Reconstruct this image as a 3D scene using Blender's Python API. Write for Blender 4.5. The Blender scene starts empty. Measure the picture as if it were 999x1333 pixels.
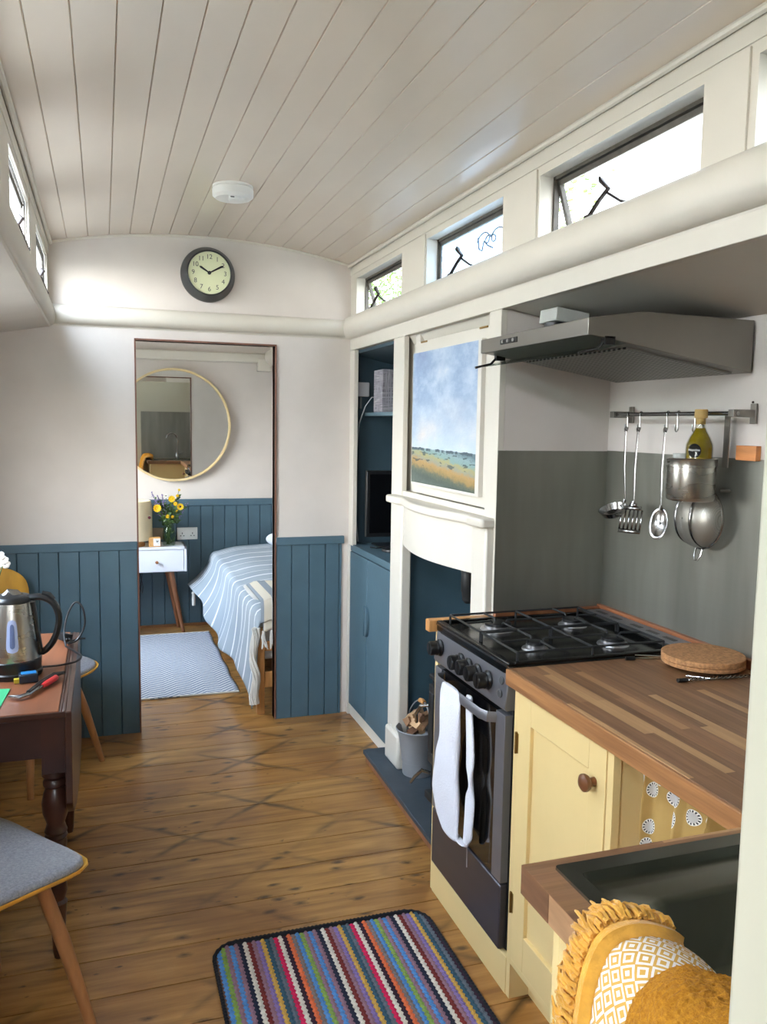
import bpy, bmesh, math, random
from mathutils import Vector, Matrix, noise
PI = math.pi
sc = bpy.context.scene
COL = sc.collection
random.seed(7)

# ------------------------------------------------------------------ camera
camd = bpy.data.cameras.new('camera'); cam = bpy.data.objects.new('camera', camd); COL.objects.link(cam)
camd.sensor_fit = 'VERTICAL'; camd.sensor_height = 24.0; camd.lens = 1082.9 / 1333 * 24.0
camd.clip_start = 0.02
_r = Vector((0.9478469, -0.31834145, 0.01565173)); _d = Vector((-0.01851165, -0.10400892, -0.99440407)); _f = Vector((0.31818795, 0.94225308, -0.10447755))
m = Matrix((( _r.x, -_d.x, -_f.x), (_r.y, -_d.y, -_f.y), (_r.z, -_d.z, -_f.z))).to_4x4()
m.translation = Vector((0, 0, 1.52)); cam.matrix_world = m
sc.camera = cam
# ------------------------------------------------------------------ light and exposure
sc.view_settings.view_transform = 'Standard'; sc.view_settings.look = 'None'
sc.view_settings.gamma = 1.0; sc.view_settings.use_curve_mapping = False
sc.view_settings.exposure = 0.0
SKY = 9.0
w = bpy.data.worlds.new('sky'); sc.world = w; w.use_nodes = True
nt = w.node_tree; nt.nodes.clear()
_tc = nt.nodes.new('ShaderNodeTexCoord'); _sx = nt.nodes.new('ShaderNodeSeparateXYZ'); _cr = nt.nodes.new('ShaderNodeValToRGB')
_bg = nt.nodes.new('ShaderNodeBackground'); _wo = nt.nodes.new('ShaderNodeOutputWorld')
nt.links.new(_tc.outputs['Generated'], _sx.inputs[0]); nt.links.new(_sx.outputs['Z'], _cr.inputs['Fac'])
_cr.color_ramp.elements[0].position = 0.0; _cr.color_ramp.elements[0].color = (1.0, 0.97, 0.93, 1)
_cr.color_ramp.elements[1].position = 0.6; _cr.color_ramp.elements[1].color = (0.78, 0.9, 1.08, 1)
nt.links.new(_cr.outputs['Color'], _bg.inputs['Color']); _vm = nt.nodes.new('ShaderNodeVectorMath'); _vm.operation = 'DOT_PRODUCT'; nt.links.new(_tc.outputs['Generated'], _vm.inputs[0]); _vm.inputs[1].default_value = Vector((-.66, -.48, .72)).normalized()
_mr = nt.nodes.new('ShaderNodeMapRange'); nt.links.new(_vm.outputs['Value'], _mr.inputs[0])
for _i, _v in ((1, 0.1), (2, 1.0), (3, SKY * .62), (4, SKY * 4.3)): _mr.inputs[_i].default_value = _v
_mr.interpolation_type = 'SMOOTHSTEP'; nt.links.new(_mr.outputs[0], _bg.inputs['Strength'])
nt.links.new(_bg.outputs[0], _wo.inputs['Surface'])
def portal(name, c, sx, sy, normal):
    l = bpy.data.lights.new(name, 'AREA'); l.shape = 'RECTANGLE'; l.size = sx; l.size_y = sy; l.cycles.is_portal = True
    o = bpy.data.objects.new(name, l); COL.objects.link(o); o.location = c
    o.rotation_euler = Vector(normal).to_track_quat('-Z', 'Y').to_euler()
sc.cycles.max_bounces = 14; sc.cycles.diffuse_bounces = 8; sc.cycles.glossy_bounces = 4; sc.cycles.transmission_bounces = 6
sc.cycles.transparent_max_bounces = 12; sc.cycles.caustics_reflective = False; sc.cycles.caustics_refractive = False
sc.cycles.sample_clamp_indirect = 5.0; sc.cycles.use_denoising = True

# ------------------------------------------------------------------ materials
def lin(h):
    if isinstance(h, str):
        h = h.lstrip('#'); c = [int(h[i:i + 2], 16) / 255 for i in (0, 2, 4)]
    else: c = list(h)
    return tuple(((x / 12.92) if x <= 0.04045 else ((x + 0.055) / 1.055) ** 2.4) for x in c) + (1,)
MATS = {}
class NT:
    def __init__(s, name):
        s.m = bpy.data.materials.new(name); s.m.use_nodes = True; s.t = s.m.node_tree; s.b = s.t.nodes['Principled BSDF']; MATS[name] = s.m
    def n(s, kind, **kw):
        x = s.t.nodes.new('ShaderNode' + kind)
        for k, v in kw.items():
            if k.startswith('i_'):
                key = k[2:]; key = int(key) if key.isdigit() else key.replace('_', ' ')
                s.put(x.inputs[key], v)
            else: setattr(x, k, v)
        return x
    def put(s, sock, v):
        if isinstance(v, bpy.types.NodeSocket): s.t.links.new(v, sock)
        else: sock.default_value = v
    def math(s, op, a, b=0.0, c=0.0):
        x = s.n('Math', operation=op); s.put(x.inputs[0], a); s.put(x.inputs[1], b); s.put(x.inputs[2], c); return x.outputs[0]
    def mix(s, f, a, b, mode='MIX'):
        x = s.n('Mix', data_type='RGBA', blend_type=mode); s.put(x.inputs['Factor'], f); s.put(x.inputs[6], a); s.put(x.inputs[7], b); return x.outputs[2]
    def ramp(s, f, stops, interp='LINEAR'):
        x = s.n('ValToRGB'); s.put(x.inputs['Fac'], f); r = x.color_ramp; r.interpolation = interp
        while len(r.elements) < len(stops): r.elements.new(0.5)
        for e, (p, c) in zip(r.elements, stops): e.position = p; e.color = c
        return x.outputs['Color']
    def obj(s):
        return s.n('TexCoord').outputs['Object']
    def xyz(s, v=None):
        x = s.n('SeparateXYZ'); s.put(x.inputs[0], v if v is not None else s.obj()); return x.outputs
    def vec(s, a, b, c):
        x = s.n('CombineXYZ'); s.put(x.inputs[0], a); s.put(x.inputs[1], b); s.put(x.inputs[2], c); return x.outputs[0]
    def mapping(s, scale=(1, 1, 1), rot=(0, 0, 0), loc=(0, 0, 0)):
        x = s.n('Mapping'); s.put(x.inputs[0], s.obj()); x.inputs['Scale'].default_value = scale; x.inputs['Rotation'].default_value = rot; x.inputs['Location'].default_value = loc
        return x.outputs[0]
    def noise(s, v, scale, detail=3.0, rough=0.5, out='Fac'):
        x = s.n('TexNoise'); s.put(x.inputs['Vector'], v); x.inputs['Scale'].default_value = scale; x.inputs['Detail'].default_value = detail; x.inputs['Roughness'].default_value = rough
        return x.outputs[out]
    def bump(s, h, strength=0.2, dist=0.01):
        x = s.n('Bump', i_Strength=strength, i_Distance=dist, i_Height=h); s.put(s.b.inputs['Normal'], x.outputs[0])
    def set(s, **kw):
        for k, v in kw.items(): s.put(s.b.inputs[k.replace('_', ' ')], v)
        return s.m
def plain(name, hexc, rough=0.5, metal=0.0, var=0.06, vs=6.0, bump=0.0, bs=60.0, spec=0.5, stretch=(1, 1, 1), coat=0.0, sheen=0.0):
    t = NT(name); v = t.mapping(stretch); c = lin(hexc)
    n = t.noise(v, vs, 4.0)
    lo = tuple(x * (1 - var * 2) for x in c[:3]) + (1,); hi = tuple(min(1, x * (1 + var * 2)) for x in c[:3]) + (1,)
    t.set(Base_Color=t.ramp(n, [(0.25, lo), (0.75, hi)]), Roughness=rough, Metallic=metal)
    t.b.inputs['Specular IOR Level'].default_value = spec
    if coat: t.b.inputs['Coat Weight'].default_value = coat; t.b.inputs['Coat Roughness'].default_value = 0.1
    if sheen: t.b.inputs['Sheen Weight'].default_value = sheen
    if bump: t.bump(t.noise(v, bs, 3.0), bump, 0.004)
    return t.m
CREAM = plain('cream_paint', '#D4CFC4', 0.36, bump=0.12, bs=14, var=0.015)
WALLP = plain('wall_paint', '#D3CCC6', 0.55, bump=0.1, bs=30, var=0.02)
CEILP = plain('ceiling_gloss_paint', '#D8CCBE', 0.22, bump=0.35, bs=9, var=0.02, stretch=(1, 0.35, 1), coat=0.15)
TEAL = plain('teal_paint', '#4A6472', 0.5, bump=0.12, bs=40, var=0.05)
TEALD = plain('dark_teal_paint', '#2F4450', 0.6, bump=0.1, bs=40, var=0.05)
YEL = plain('yellow_cabinet_paint', '#E2C88E', 0.42, bump=0.08, bs=40, var=0.02)
MAHO = plain('mahogany_edge', '#6A4536', 0.45, var=0.2, vs=20, stretch=(1, 1, 0.1), bump=0.1)
WHITEP = plain('white_plastic', '#EDEDEA', 0.4, var=0.01)
BLACKP = plain('black_plastic', '#17181A', 0.35, var=0.1)
BLACKG = plain('black_gloss', '#0A0A0C', 0.08, var=0.0, coat=0.5)
BLACKM = plain('black_matt_iron', '#16181B', 0.55, var=0.15, bump=0.1, bs=80)
ENAMEL = plain('black_enamel', '#08090A', 0.18, var=0.1)
SLATE = plain('slate', '#3A434B', 0.6, var=0.15, vs=8, bump=0.3, bs=25)
DARKM = plain('dark_bronze', '#3A302C', 0.45, 0.6, var=0.2)
CHROME = plain('chrome', '#A9A9A9', 0.2, 1.0, var=0.02)
SILV = plain('silver_burner', '#B8B8BC', 0.3, 0.9, var=0.05)
BRASS = plain('brass', '#9A7B45', 0.35, 0.9)
GREYP = plain('bucket_grey_paint', '#8D8F92', 0.45, 0.0, var=0.06, bump=0.1, bs=20)
OAK = plain('oak_wood', '#B9854E', 0.45, var=0.15, vs=5, stretch=(8, 8, 0.6), bump=0.1, bs=20)
OAKL = plain('pale_yellow_plywood', '#D9A441', 0.4, var=0.1, vs=6, stretch=(3, 3, 1))
ASH = plain('pale_ring_wood', '#DCC596', 0.45, var=0.08, vs=6)
CHLEG = plain('chair_leg_wood', '#A8754A', 0.45, var=0.12, vs=6, stretch=(6, 6, 1))
PINK = plain('warm_wood_block', '#C48350', 0.5, var=0.15, vs=6, stretch=(6, 1, 6), bump=0.1)
TRIMW = plain('reddish_wood_trim', '#9A6242', 0.4, var=0.15, vs=5, stretch=(6, 0.6, 6))
DKWOOD = plain('dark_table_wood', '#3C2018', 0.32, var=0.2, vs=5, stretch=(1, 0.5, 1), coat=0.3)
TOPWOOD = plain('red_table_top_wood', '#7C4A30', 0.38, var=0.12, vs=4, stretch=(6, 0.7, 1))
BENT = plain('brown_leg_wood', '#8A5A3C', 0.4, var=0.15, vs=6, stretch=(6, 6, 0.6))
KNOBW = plain('dark_knob_wood', '#6B4226', 0.35, var=0.2, vs=30)
STEELG = plain('grey_cooker_steel', '#8F9097', 0.38, 0.75, var=0.03, vs=3, stretch=(1, 0.2, 6))
STEELD = plain('dark_cooker_steel', '#5E5C63', 0.34, 0.75, var=0.03, vs=3, stretch=(1, 0.2, 6))
HOODM = plain('hood_steel', '#8A8680', 0.34, 0.85, var=0.03, vs=4, stretch=(1, 0.15, 1))
WHITEC = plain('white_cotton', '#DCDDE6', 0.9, var=0.03, bump=0.6, bs=220, sheen=0.3)
CORK = plain('cork', '#B08055', 0.85, var=0.2, vs=120, bump=0.5, bs=150)
LEAF = plain('leaf_green', '#3F5A2C', 0.5, var=0.3, vs=30)
def _hleaf():
    t = NT('hedge_leaf'); n = t.noise(t.obj(), 4, 3); c = t.ramp(n, [(.3, lin('#2E4412')), (.7, lin('#5E7A26'))]); t.set(Base_Color=c, Roughness=.5)
    tl = t.n('BsdfTranslucent'); t.put(tl.inputs[0], c); mx = t.n('MixShader'); mx.inputs[0].default_value = .5; t.put(mx.inputs[1], t.b.outputs[0]); t.put(mx.inputs[2], tl.outputs[0]); t.put(t.t.nodes['Material Output'].inputs['Surface'], mx.outputs[0]); return t.m
LEAFO = _hleaf()
YFLO = plain('yellow_petal', '#E8C21E', 0.6, var=0.1)
PFLO = plain('purple_petal', '#8E7AB4', 0.7, var=0.2, vs=40)
DFLO = plain('dark_red_petal', '#4A1420', 0.6)
WFLO = plain('white_petal', '#F2F2EC', 0.6, var=0.02)
NWHITE = plain('white_lacquer', '#E9EBF2', 0.3, var=0.01)
LAMPS = plain('lamp_shade_linen', '#E4D3AE', 0.8, var=0.05, bump=0.2, bs=150)
GREENC = plain('green_card', '#2FA36A', 0.6, var=0.03)
BLUEP = plain('blue_plastic', '#2C7DBD', 0.35)
REDP = plain('red_grip', '#C2262B', 0.4)
YELP = plain('yellow_tape', '#C9B53A', 0.4)
DIAL = plain('clock_dial', '#D8DDB8', 0.4, var=0.01)
DGREY = plain('socket_hole_grey', '#45474A', 0.5)
BLACKC = plain('black_clock_case', '#25282B', 0.42, var=0.05)
MUD = plain('outside_ground', '#DAD6C8', 0.9, var=0.1)
ROOFW = plain('pale_bounce_roof', '#F2F0EA', 0.7, var=0.03)
CREAMC = plain('white_tassel_cotton', '#DAD8D2', 0.9, bump=0.3, bs=200)
BRONZEW = plain('window_steel_frame', '#4B463F', 0.5, 0.3, var=0.2, vs=30)
BEIGE = plain('beige_plate', '#8E7F6B', 0.5)

def glassmat(name, tint=(1, 1, 1, 1), rough=0.0, gl=0.12):
    t = NT(name); tr = t.n('BsdfTransparent'); tr.inputs[0].default_value = tint
    g = t.n('BsdfGlossy'); g.inputs['Roughness'].default_value = 0.02
    lw = t.n('LayerWeight'); lw.inputs[0].default_value = .5
    mx = t.n('MixShader'); t.put(mx.inputs[0], t.math('ADD', t.math('MULTIPLY', t.math('POWER', lw.outputs['Facing'], 4.0), .5), .03)); t.put(mx.inputs[1], tr.outputs[0]); t.put(mx.inputs[2], g.outputs[0])
    t.put(t.t.nodes['Material Output'].inputs['Surface'], mx.outputs[0]); return t.m
GLASS = glassmat('window_glass', (0.96, 0.98, 0.98, 1))
VISOR = glassmat('greenish_visor_glass', (0.62, 0.70, 0.68, 1))
VASEG = glassmat('vase_glass', (0.75, 0.85, 0.78, 1))
BOTG = glassmat('bottle_glass', (0.92, 0.92, 0.85, 1))
OILM = plain('olive_oil', '#7A6A14', 0.1, var=0.2, vs=20, coat=0.6)
def _frost():
    t = NT('frosted_glass'); tr = t.n('BsdfTranslucent'); tr.inputs[0].default_value = (0.8, 0.9, 1, 1); tp = t.n('BsdfTransparent'); tp.inputs[0].default_value = (0.75, 0.88, 0.98, 1)
    z = t.xyz()[2]; band = t.math('GREATER_THAN', t.math('FRACT', t.math('MULTIPLY', z, 1 / 0.045)), 0.45)
    mx = t.n('MixShader'); t.put(mx.inputs[0], t.math('ADD', t.math('MULTIPLY', band, 0.35), 0.25)); t.put(mx.inputs[1], tp.outputs[0]); t.put(mx.inputs[2], tr.outputs[0])
    t.put(t.t.nodes['Material Output'].inputs['Surface'], mx.outputs[0]); return t.m
FROST = _frost()
def _mirror():
    t = NT('mirror_silver'); return t.set(Base_Color=(0.86, 0.88, 0.86, 1), Metallic=1.0, Roughness=0.005)
MIRR = _mirror()
def _splash():
    t = NT('brushed_steel_sheet'); v = t.mapping((3, 3, 0.5)); n = t.noise(v, 3, 3); n2 = t.noise(t.mapping((1, 1, 60)), 6, 2)
    return t.set(Base_Color=t.ramp(n, [(0.3, lin('#85857E')), (0.7, lin('#9B9B93'))]), Metallic=0.85, Roughness=t.math('ADD', t.math('MULTIPLY', n2, 0.12), 0.38))
SPLASH = _splash()
def _brushed(name, hexc, rough=0.22):
    t = NT(name); n = t.noise(t.mapping((1, 1, 4)), 8, 2)
    return t.set(Base_Color=lin(hexc), Metallic=1.0, Roughness=t.math('ADD', t.math('MULTIPLY', n, 0.03), rough))
STEELB = _brushed('brushed_steel', '#BDBAB4', 0.26)
SINKM = _brushed('dark_sink_steel', '#85877E', 0.24)

def _floor():
    t = NT('floor_boards'); x, y, z = t.xyz()
    bid = t.math('FLOOR', t.math('DIVIDE', t.math('SUBTRACT', y, 3.011), 0.167))
    wn = t.n('TexWhiteNoise', noise_dimensions='1D'); t.put(wn.inputs['W'], bid); rnd = wn.outputs['Value']
    v = t.vec(t.math('ADD', t.math('MULTIPLY', x, 1.6), t.math('MULTIPLY', rnd, 37)), t.math('MULTIPLY', y, 16), 0.0)
    g = t.noise(v, 1.6, 6, 0.6)
    base = t.ramp(g, [(0.28, lin('#704A24')), (0.5, lin('#A87C42')), (0.75, lin('#C89C60'))])
    base = t.mix(t.math('MULTIPLY', rnd, 0.45), base, lin('#96602C'))
    big = t.noise(t.vec(x, y, 0.0), 2.3, 3)
    base = t.mix(t.math('MULTIPLY', t.math('GREATER_THAN', big, 0.52), 0.0), base, lin('#6A4426'))
    base = t.mix(t.n('MapRange', i_0=big, i_1=0.46, i_2=0.68, i_3=0.0, i_4=0.6).outputs[0], base, lin('#6A4022'))
    # knots
    dis = t.math('MULTIPLY', t.math('SUBTRACT', t.noise(t.vec(t.math('MULTIPLY', x, 2.0), t.math('MULTIPLY', y, 5.0), 8.0), 9.0, 4, .7), 0.5), 0.22)
    dis2 = t.math('MULTIPLY', t.math('SUBTRACT', t.noise(t.vec(x, y, 18.0), 40.0, 3, .7), 0.5), 0.30)
    vo = t.n('TexVoronoi', voronoi_dimensions='2D'); t.put(vo.inputs['Vector'], t.vec(t.math('MULTIPLY', x, 4.2), t.math('ADD', t.math('MULTIPLY', y, 9), t.math('MULTIPLY', rnd, 3)), bid)); vo.inputs['Scale'].default_value = 1.0
    k = t.n('MapRange', i_0=t.math('ADD', vo.outputs['Distance'], dis), i_1=0.02, i_2=0.13, i_3=0.85, i_4=0.0).outputs[0]
    kn = t.math('GREATER_THAN', t.noise(t.vec(x, y, 5.0), 3.1, 1), 0.46)
    base = t.mix(t.math('MULTIPLY', k, kn), base, lin('#2E1A0E'))
    vo2 = t.n('TexVoronoi', voronoi_dimensions='2D'); t.put(vo2.inputs['Vector'], t.vec(t.math('ADD', t.math('MULTIPLY', x, 10), t.math('MULTIPLY', t.noise(t.vec(x, y, 4.0), 6, 2), 2.5)), t.math('MULTIPLY', y, 24), 0.0)); vo2.inputs['Scale'].default_value = 1.0
    k2 = t.n('MapRange', i_0=t.math('ADD', vo2.outputs['Distance'], dis2), i_1=0.0, i_2=0.12, i_3=0.8, i_4=0.0).outputs[0]
    kn2 = t.math('GREATER_THAN', t.noise(t.vec(x, y, 9.0), 5.0, 2), 0.60)
    base = t.mix(t.math('MULTIPLY', k2, kn2), base, lin('#24140A'))
    # old dark diagonal lattice marks
    wob = t.math('MULTIPLY', t.math('SUBTRACT', t.noise(t.vec(x, y, 2.0), 7.0, 3), 0.5), 0.10)
    tot = None
    for sgn in (1, -1):
        q = t.math('ADD', t.math('ADD', t.math('MULTIPLY', x, 1.75), t.math('MULTIPLY', y, sgn * 2.35)), wob)
        f = t.math('ABSOLUTE', t.math('SUBTRACT', t.math('FRACT', q), 0.5))
        l = t.n('MapRange', i_0=f, i_1=0.0, i_2=0.06, i_3=1.0, i_4=0.0).outputs[0]
        tot = l if tot is None else t.math('MAXIMUM', tot, l)
    msk = t.n('MapRange', i_0=t.noise(t.vec(x, y, 1.0), 3.4, 4), i_1=0.42, i_2=0.60, i_3=0.0, i_4=0.85).outputs[0]
    base = t.mix(t.math('MULTIPLY', tot, msk), base, lin('#33200F'))
    t.set(Base_Color=base, Roughness=t.math('ADD', t.math('MULTIPLY', g, 0.2), 0.22))
    t.b.inputs['Coat Weight'].default_value = 0.25; t.b.inputs['Coat Roughness'].default_value = 0.15
    t.bump(g, 0.25, 0.003); return t.m
FLOOR = _floor()
def _block(name, ax):
    t = NT(name); x, y, z = t.xyz()
    a, b = (y, x) if ax == 'y' else (x, y)
    br = t.n('TexBrick', offset=0.5, squash=1.0); t.put(br.inputs['Vector'], t.vec(a, t.math('ADD', b, t.math('MULTIPLY', z, 1.0)), 0.0))
    for k, v in (('Scale', 1.0), ('Mortar Size', 0.0), ('Bias', 0.0), ('Brick Width', 0.42), ('Row Height', 0.023)): br.inputs[k].default_value = v
    br.inputs['Color1'].default_value = (0, 0, 0, 1); br.inputs['Color2'].default_value = (1, 1, 1, 1)
    c = t.ramp(br.outputs['Color'], [(0.0, lin('#65452F')), (0.3, lin('#86603F')), (0.55, lin('#73523A')), (0.8, lin('#93694A')), (0.88, lin('#C29A6C')), (1.0, lin('#A87C56'))])
    g = t.noise(t.vec(t.math('MULTIPLY', a, 3), t.math('MULTIPLY', b, 60), t.math('MULTIPLY', z, 60)), 1.5, 5, 0.6)
    c = t.mix(0.28, c, t.ramp(g, [(0.3, lin('#5A3A28')), (0.7, lin('#B08660'))]))
    t.set(Base_Color=c, Roughness=0.42); t.bump(g, 0.15, 0.002); return t.m
BLOCKY = _block('block_worktop_wood', 'y'); BLOCKX = _block('block_peninsula_wood', 'x')
def _edgewood():
    t = NT('worktop_edge_wood'); x, y, z = t.xyz()
    g = t.noise(t.vec(t.math('MULTIPLY', x, 20), t.math('MULTIPLY', y, 2.5), t.math('MULTIPLY', z, 60)), 1.5, 5, 0.6)
    t.set(Base_Color=t.ramp(g, [(0.25, lin('#7E5334')), (0.75, lin('#B07E50'))]), Roughness=0.45); return t.m
EDGEW = _edgewood()
def _felt():
    t = NT('grey_felt'); n = t.noise(t.obj(), 160, 4, 0.7)
    t.set(Base_Color=t.ramp(n, [(0.3, lin('#72757F')), (0.7, lin('#9EA1AC'))]), Roughness=0.95); t.b.inputs['Sheen Weight'].default_value = 0.3
    t.bump(n, 0.4, 0.002); return t.m
FELT = _felt()
def _curtain():
    t = NT('daisy_curtain_fabric'); v = t.n('UVMap').outputs[0]
    vo = t.n('TexVoronoi', voronoi_dimensions='2D'); t.put(vo.inputs['Vector'], v); vo.inputs['Scale'].default_value = 1.0; vo.inputs['Randomness'].default_value = 0.75
    d = vo.outputs['Distance']; pos = vo.outputs['Position']
    px, py, pz = t.xyz(pos); vx, vy, vz = t.xyz(v)
    ang = t.math('ARCTAN2', t.math('SUBTRACT', vy, py), t.math('SUBTRACT', vx, px))
    pet = t.math('GREATER_THAN', t.math('SINE', t.math('MULTIPLY', ang, 14)), 0.0)
    inner = t.math('LESS_THAN', d, 0.18); ring = t.math('MULTIPLY', t.math('LESS_THAN', d, 0.25), t.math('GREATER_THAN', d, 0.18)); ring2 = t.math('MULTIPLY', t.math('LESS_THAN', d, 0.275), t.math('GREATER_THAN', d, 0.25))
    n = t.noise(t.obj(), 8, 3)
    base = t.ramp(n, [(0.3, lin('#A8874C')), (0.7, lin('#BC9B5C'))])
    c = t.mix(inner, base, lin('#C9C8C8')); rc = t.mix(pet, lin('#3A3A40'), lin('#EDEDE6')); c = t.mix(ring, c, rc); c = t.mix(ring2, c, lin('#EDEDE6'))
    t.set(Base_Color=c, Roughness=0.85); t.bump(t.noise(t.obj(), 300, 2), 0.2, 0.001); return t.m
CURT = _curtain()
def _towelpat():
    t = NT('diamond_pattern_towel'); u = t.n('UVMap').outputs[0]; x, y, z = t.xyz(u)
    a = t.math('ABSOLUTE', t.math('SUBTRACT', t.math('FRACT', t.math('MULTIPLY', x, 1.0)), 0.5)); b = t.math('ABSOLUTE', t.math('SUBTRACT', t.math('FRACT', t.math('MULTIPLY', y, 1.0)), 0.5))
    s = t.math('ADD', a, b); f = t.math('FRACT', t.math('MULTIPLY', s, 3.0)); k = t.math('GREATER_THAN', f, 0.48)
    t.set(Base_Color=t.mix(k, lin('#E0D8D0'), lin('#C79A4A')), Roughness=0.95); t.bump(t.noise(t.obj(), 400, 2), 0.3, 0.002); return t.m
TOWP = _towelpat()
def _terry():
    t = NT('mustard_terry'); n = t.noise(t.obj(), 230, 4, 0.75)
    t.set(Base_Color=t.ramp(n, [(0.3, lin('#A8680C')), (0.7, lin('#DC9A26'))]), Roughness=1.0); t.bump(n, 1.0, 0.006); return t.m
TERRY = _terry()
MUST = plain('mustard_cotton', '#CF9634', 0.95, var=0.12, vs=40, bump=0.4, bs=250, sheen=0.3)
def _bedrug():
    t = NT('blue_white_chevron_weave'); x, y, z = t.xyz()
    zz = t.math('ABSOLUTE', t.math('SUBTRACT', t.math('FRACT', t.math('MULTIPLY', x, 6.5)), 0.5))
    q = t.math('FRACT', t.math('ADD', t.math('MULTIPLY', y, 26), t.math('MULTIPLY', zz, 4.0)))
    n = t.noise(t.obj(), 220, 2)
    k = t.math('GREATER_THAN', t.math('ADD', q, t.math('MULTIPLY', t.math('SUBTRACT', n, 0.5), 0.5)), 0.5)
    t.set(Base_Color=t.mix(k, lin('#D5D7DC'), lin('#7F8AA0')), Roughness=0.95); t.bump(n, 0.4, 0.002); return t.m
BRUG = _bedrug()
def _blanket():
    t = NT('blue_grey_striped_blanket'); u = t.n('UVMap').outputs[0]; x, y, z = t.xyz(u)
    n = t.noise(t.obj(), 250, 2); n2 = t.noise(t.obj(), 3, 3)
    tot = None
    for p, wd in ((0.10, .005), (0.14, .005), (0.18, .005), (0.36, .008), (0.52, .010), (0.66, .004), (0.80, .009), (0.94, .004), (1.06, .010), (1.2, .004), (1.32, .009), (1.46, .011), (1.58, .009), (1.70, .010), (1.83, .007)):
        l = t.math('LESS_THAN', t.math('ABSOLUTE', t.math('SUBTRACT', y, p)), wd); tot = l if tot is None else t.math('MAXIMUM', tot, l)
    base = t.ramp(n2, [(0.3, lin('#8C98A4')), (0.7, lin('#A2ADB6'))])
    t.set(Base_Color=t.mix(t.math('MULTIPLY', tot, 0.9), base, lin('#E2E5E8')), Roughness=0.95); t.bump(n, 0.5, 0.003); return t.m
BLANK = _blanket()
def _throw():
    t = NT('cream_grey_striped_throw'); x, y, z = t.xyz(); f = t.math('FRACT', t.math('MULTIPLY', x, 1 / 0.085)); k = t.math('GREATER_THAN', f, 0.5)
    t.set(Base_Color=t.mix(k, lin('#8C96A0'), lin('#DAD3C2')), Roughness=0.95); t.bump(t.noise(t.obj(), 250, 2), 0.4, 0.002); return t.m
THROW = _throw()
def _fabricbox():
    t = NT('grey_woven_fabric'); x, y, z = t.xyz()
    a = t.noise(t.vec(t.math('MULTIPLY', x, 14), t.math('MULTIPLY', y, 14), t.math('MULTIPLY', z, 160)), 1, 3); b = t.noise(t.vec(t.math('MULTIPLY', x, 160), t.math('MULTIPLY', y, 160), t.math('MULTIPLY', z, 14)), 1, 3)
    t.set(Base_Color=t.ramp(t.math('MAXIMUM', a, b), [(0.4, lin('#6F6C76')), (0.7, lin('#A9A7AE'))]), Roughness=0.9); return t.m
FABOX = _fabricbox()
def _painting():
    t = NT('landscape_oil_paint'); x, y, z = t.xyz()      # local: y across 0..0.62 (far = large), z up 0..0.5
    v = t.vec(t.math('MULTIPLY', y, 1.0), t.math('MULTIPLY', z, 1.6), 0.0)
    n1 = t.noise(v, 4.5, 6, 0.6); n2 = t.noise(v, 2.2, 4, 0.5)
    n1 = t.math('ADD', t.math('MULTIPLY', n1, .7), t.math('MULTIPLY', t.noise(t.vec(t.math('MULTIPLY', y, 2.0), t.math('MULTIPLY', z, 3.4), 7.0), 6.0, 6, .7), .3))
    sky = t.ramp(n1, [(0.3, lin('#7C8DB2')), (0.46, lin('#94A9C6')), (0.56, lin('#AFC0D4')), (0.66, lin('#C9D0DA')), (0.76, lin('#D8CFCB'))])
    low = t.n('MapRange', i_0=z, i_1=0.15, i_2=0.36, i_3=0.85, i_4=0.0).outputs[0]
    sky = t.mix(low, sky, t.ramp(n2, [(0.35, lin('#AFC4D6')), (0.5, lin('#C6D3DC')), (0.65, lin('#DDD0C6'))]))
    nl = t.noise(t.vec(t.math('MULTIPLY', y, 16), 0.0, 0.0), 1.0, 4)
    hz = t.math('ADD', t.math('ADD', 0.132, t.math('MULTIPLY', nl, 0.018)), t.math('MULTIPLY', y, .01))
    land = t.math('LESS_THAN', z, hz)
    br = t.noise(t.vec(t.math('MULTIPLY', y, 3.0), t.math('MULTIPLY', z, 6.0), 1.0), 7, 6, .75)
    gz = t.math('ADD', z, t.math('MULTIPLY', t.math('SUBTRACT', br, 0.5), 0.06)); gz = t.math('ADD', gz, t.math('MULTIPLY', y, -0.09))
    gc = t.ramp(t.n('MapRange', i_0=gz, i_1=-0.05, i_2=0.125, i_3=0.0, i_4=1.0).outputs[0], [(0.0, lin('#5E6A62')), (0.26, lin('#49554F')), (0.36, lin('#5C6455')), (0.46, lin('#957E50')), (0.56, lin('#A98A58')), (0.64, lin('#8E9180')), (0.72, lin('#A09A6C')), (0.8, lin('#7E9C98')), (0.9, lin('#86A0A6')), (1.0, lin('#5F7880'))])
    hedge = t.math('MULTIPLY', t.math('GREATER_THAN', t.noise(t.vec(t.math('MULTIPLY', y, 15), t.math('MULTIPLY', z, 75), 3.0), 1.0, 3), 0.60), t.math('GREATER_THAN', z, 0.075))
    gc = t.mix(t.math('MULTIPLY', hedge, 0.8), gc, lin('#33454A'))
    ridge = t.math('MULTIPLY', t.math('GREATER_THAN', z, t.math('SUBTRACT', hz, 0.010)), t.math('GREATER_THAN', nl, 0.48)); gc = t.mix(ridge, gc, lin('#43555F'))
    c = t.mix(land, sky, gc)
    t.set(Base_Color=c, Roughness=0.55); t.bump(t.noise(v, 60, 4), 0.35, 0.003); return t.m
PAINT = _painting()
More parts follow.
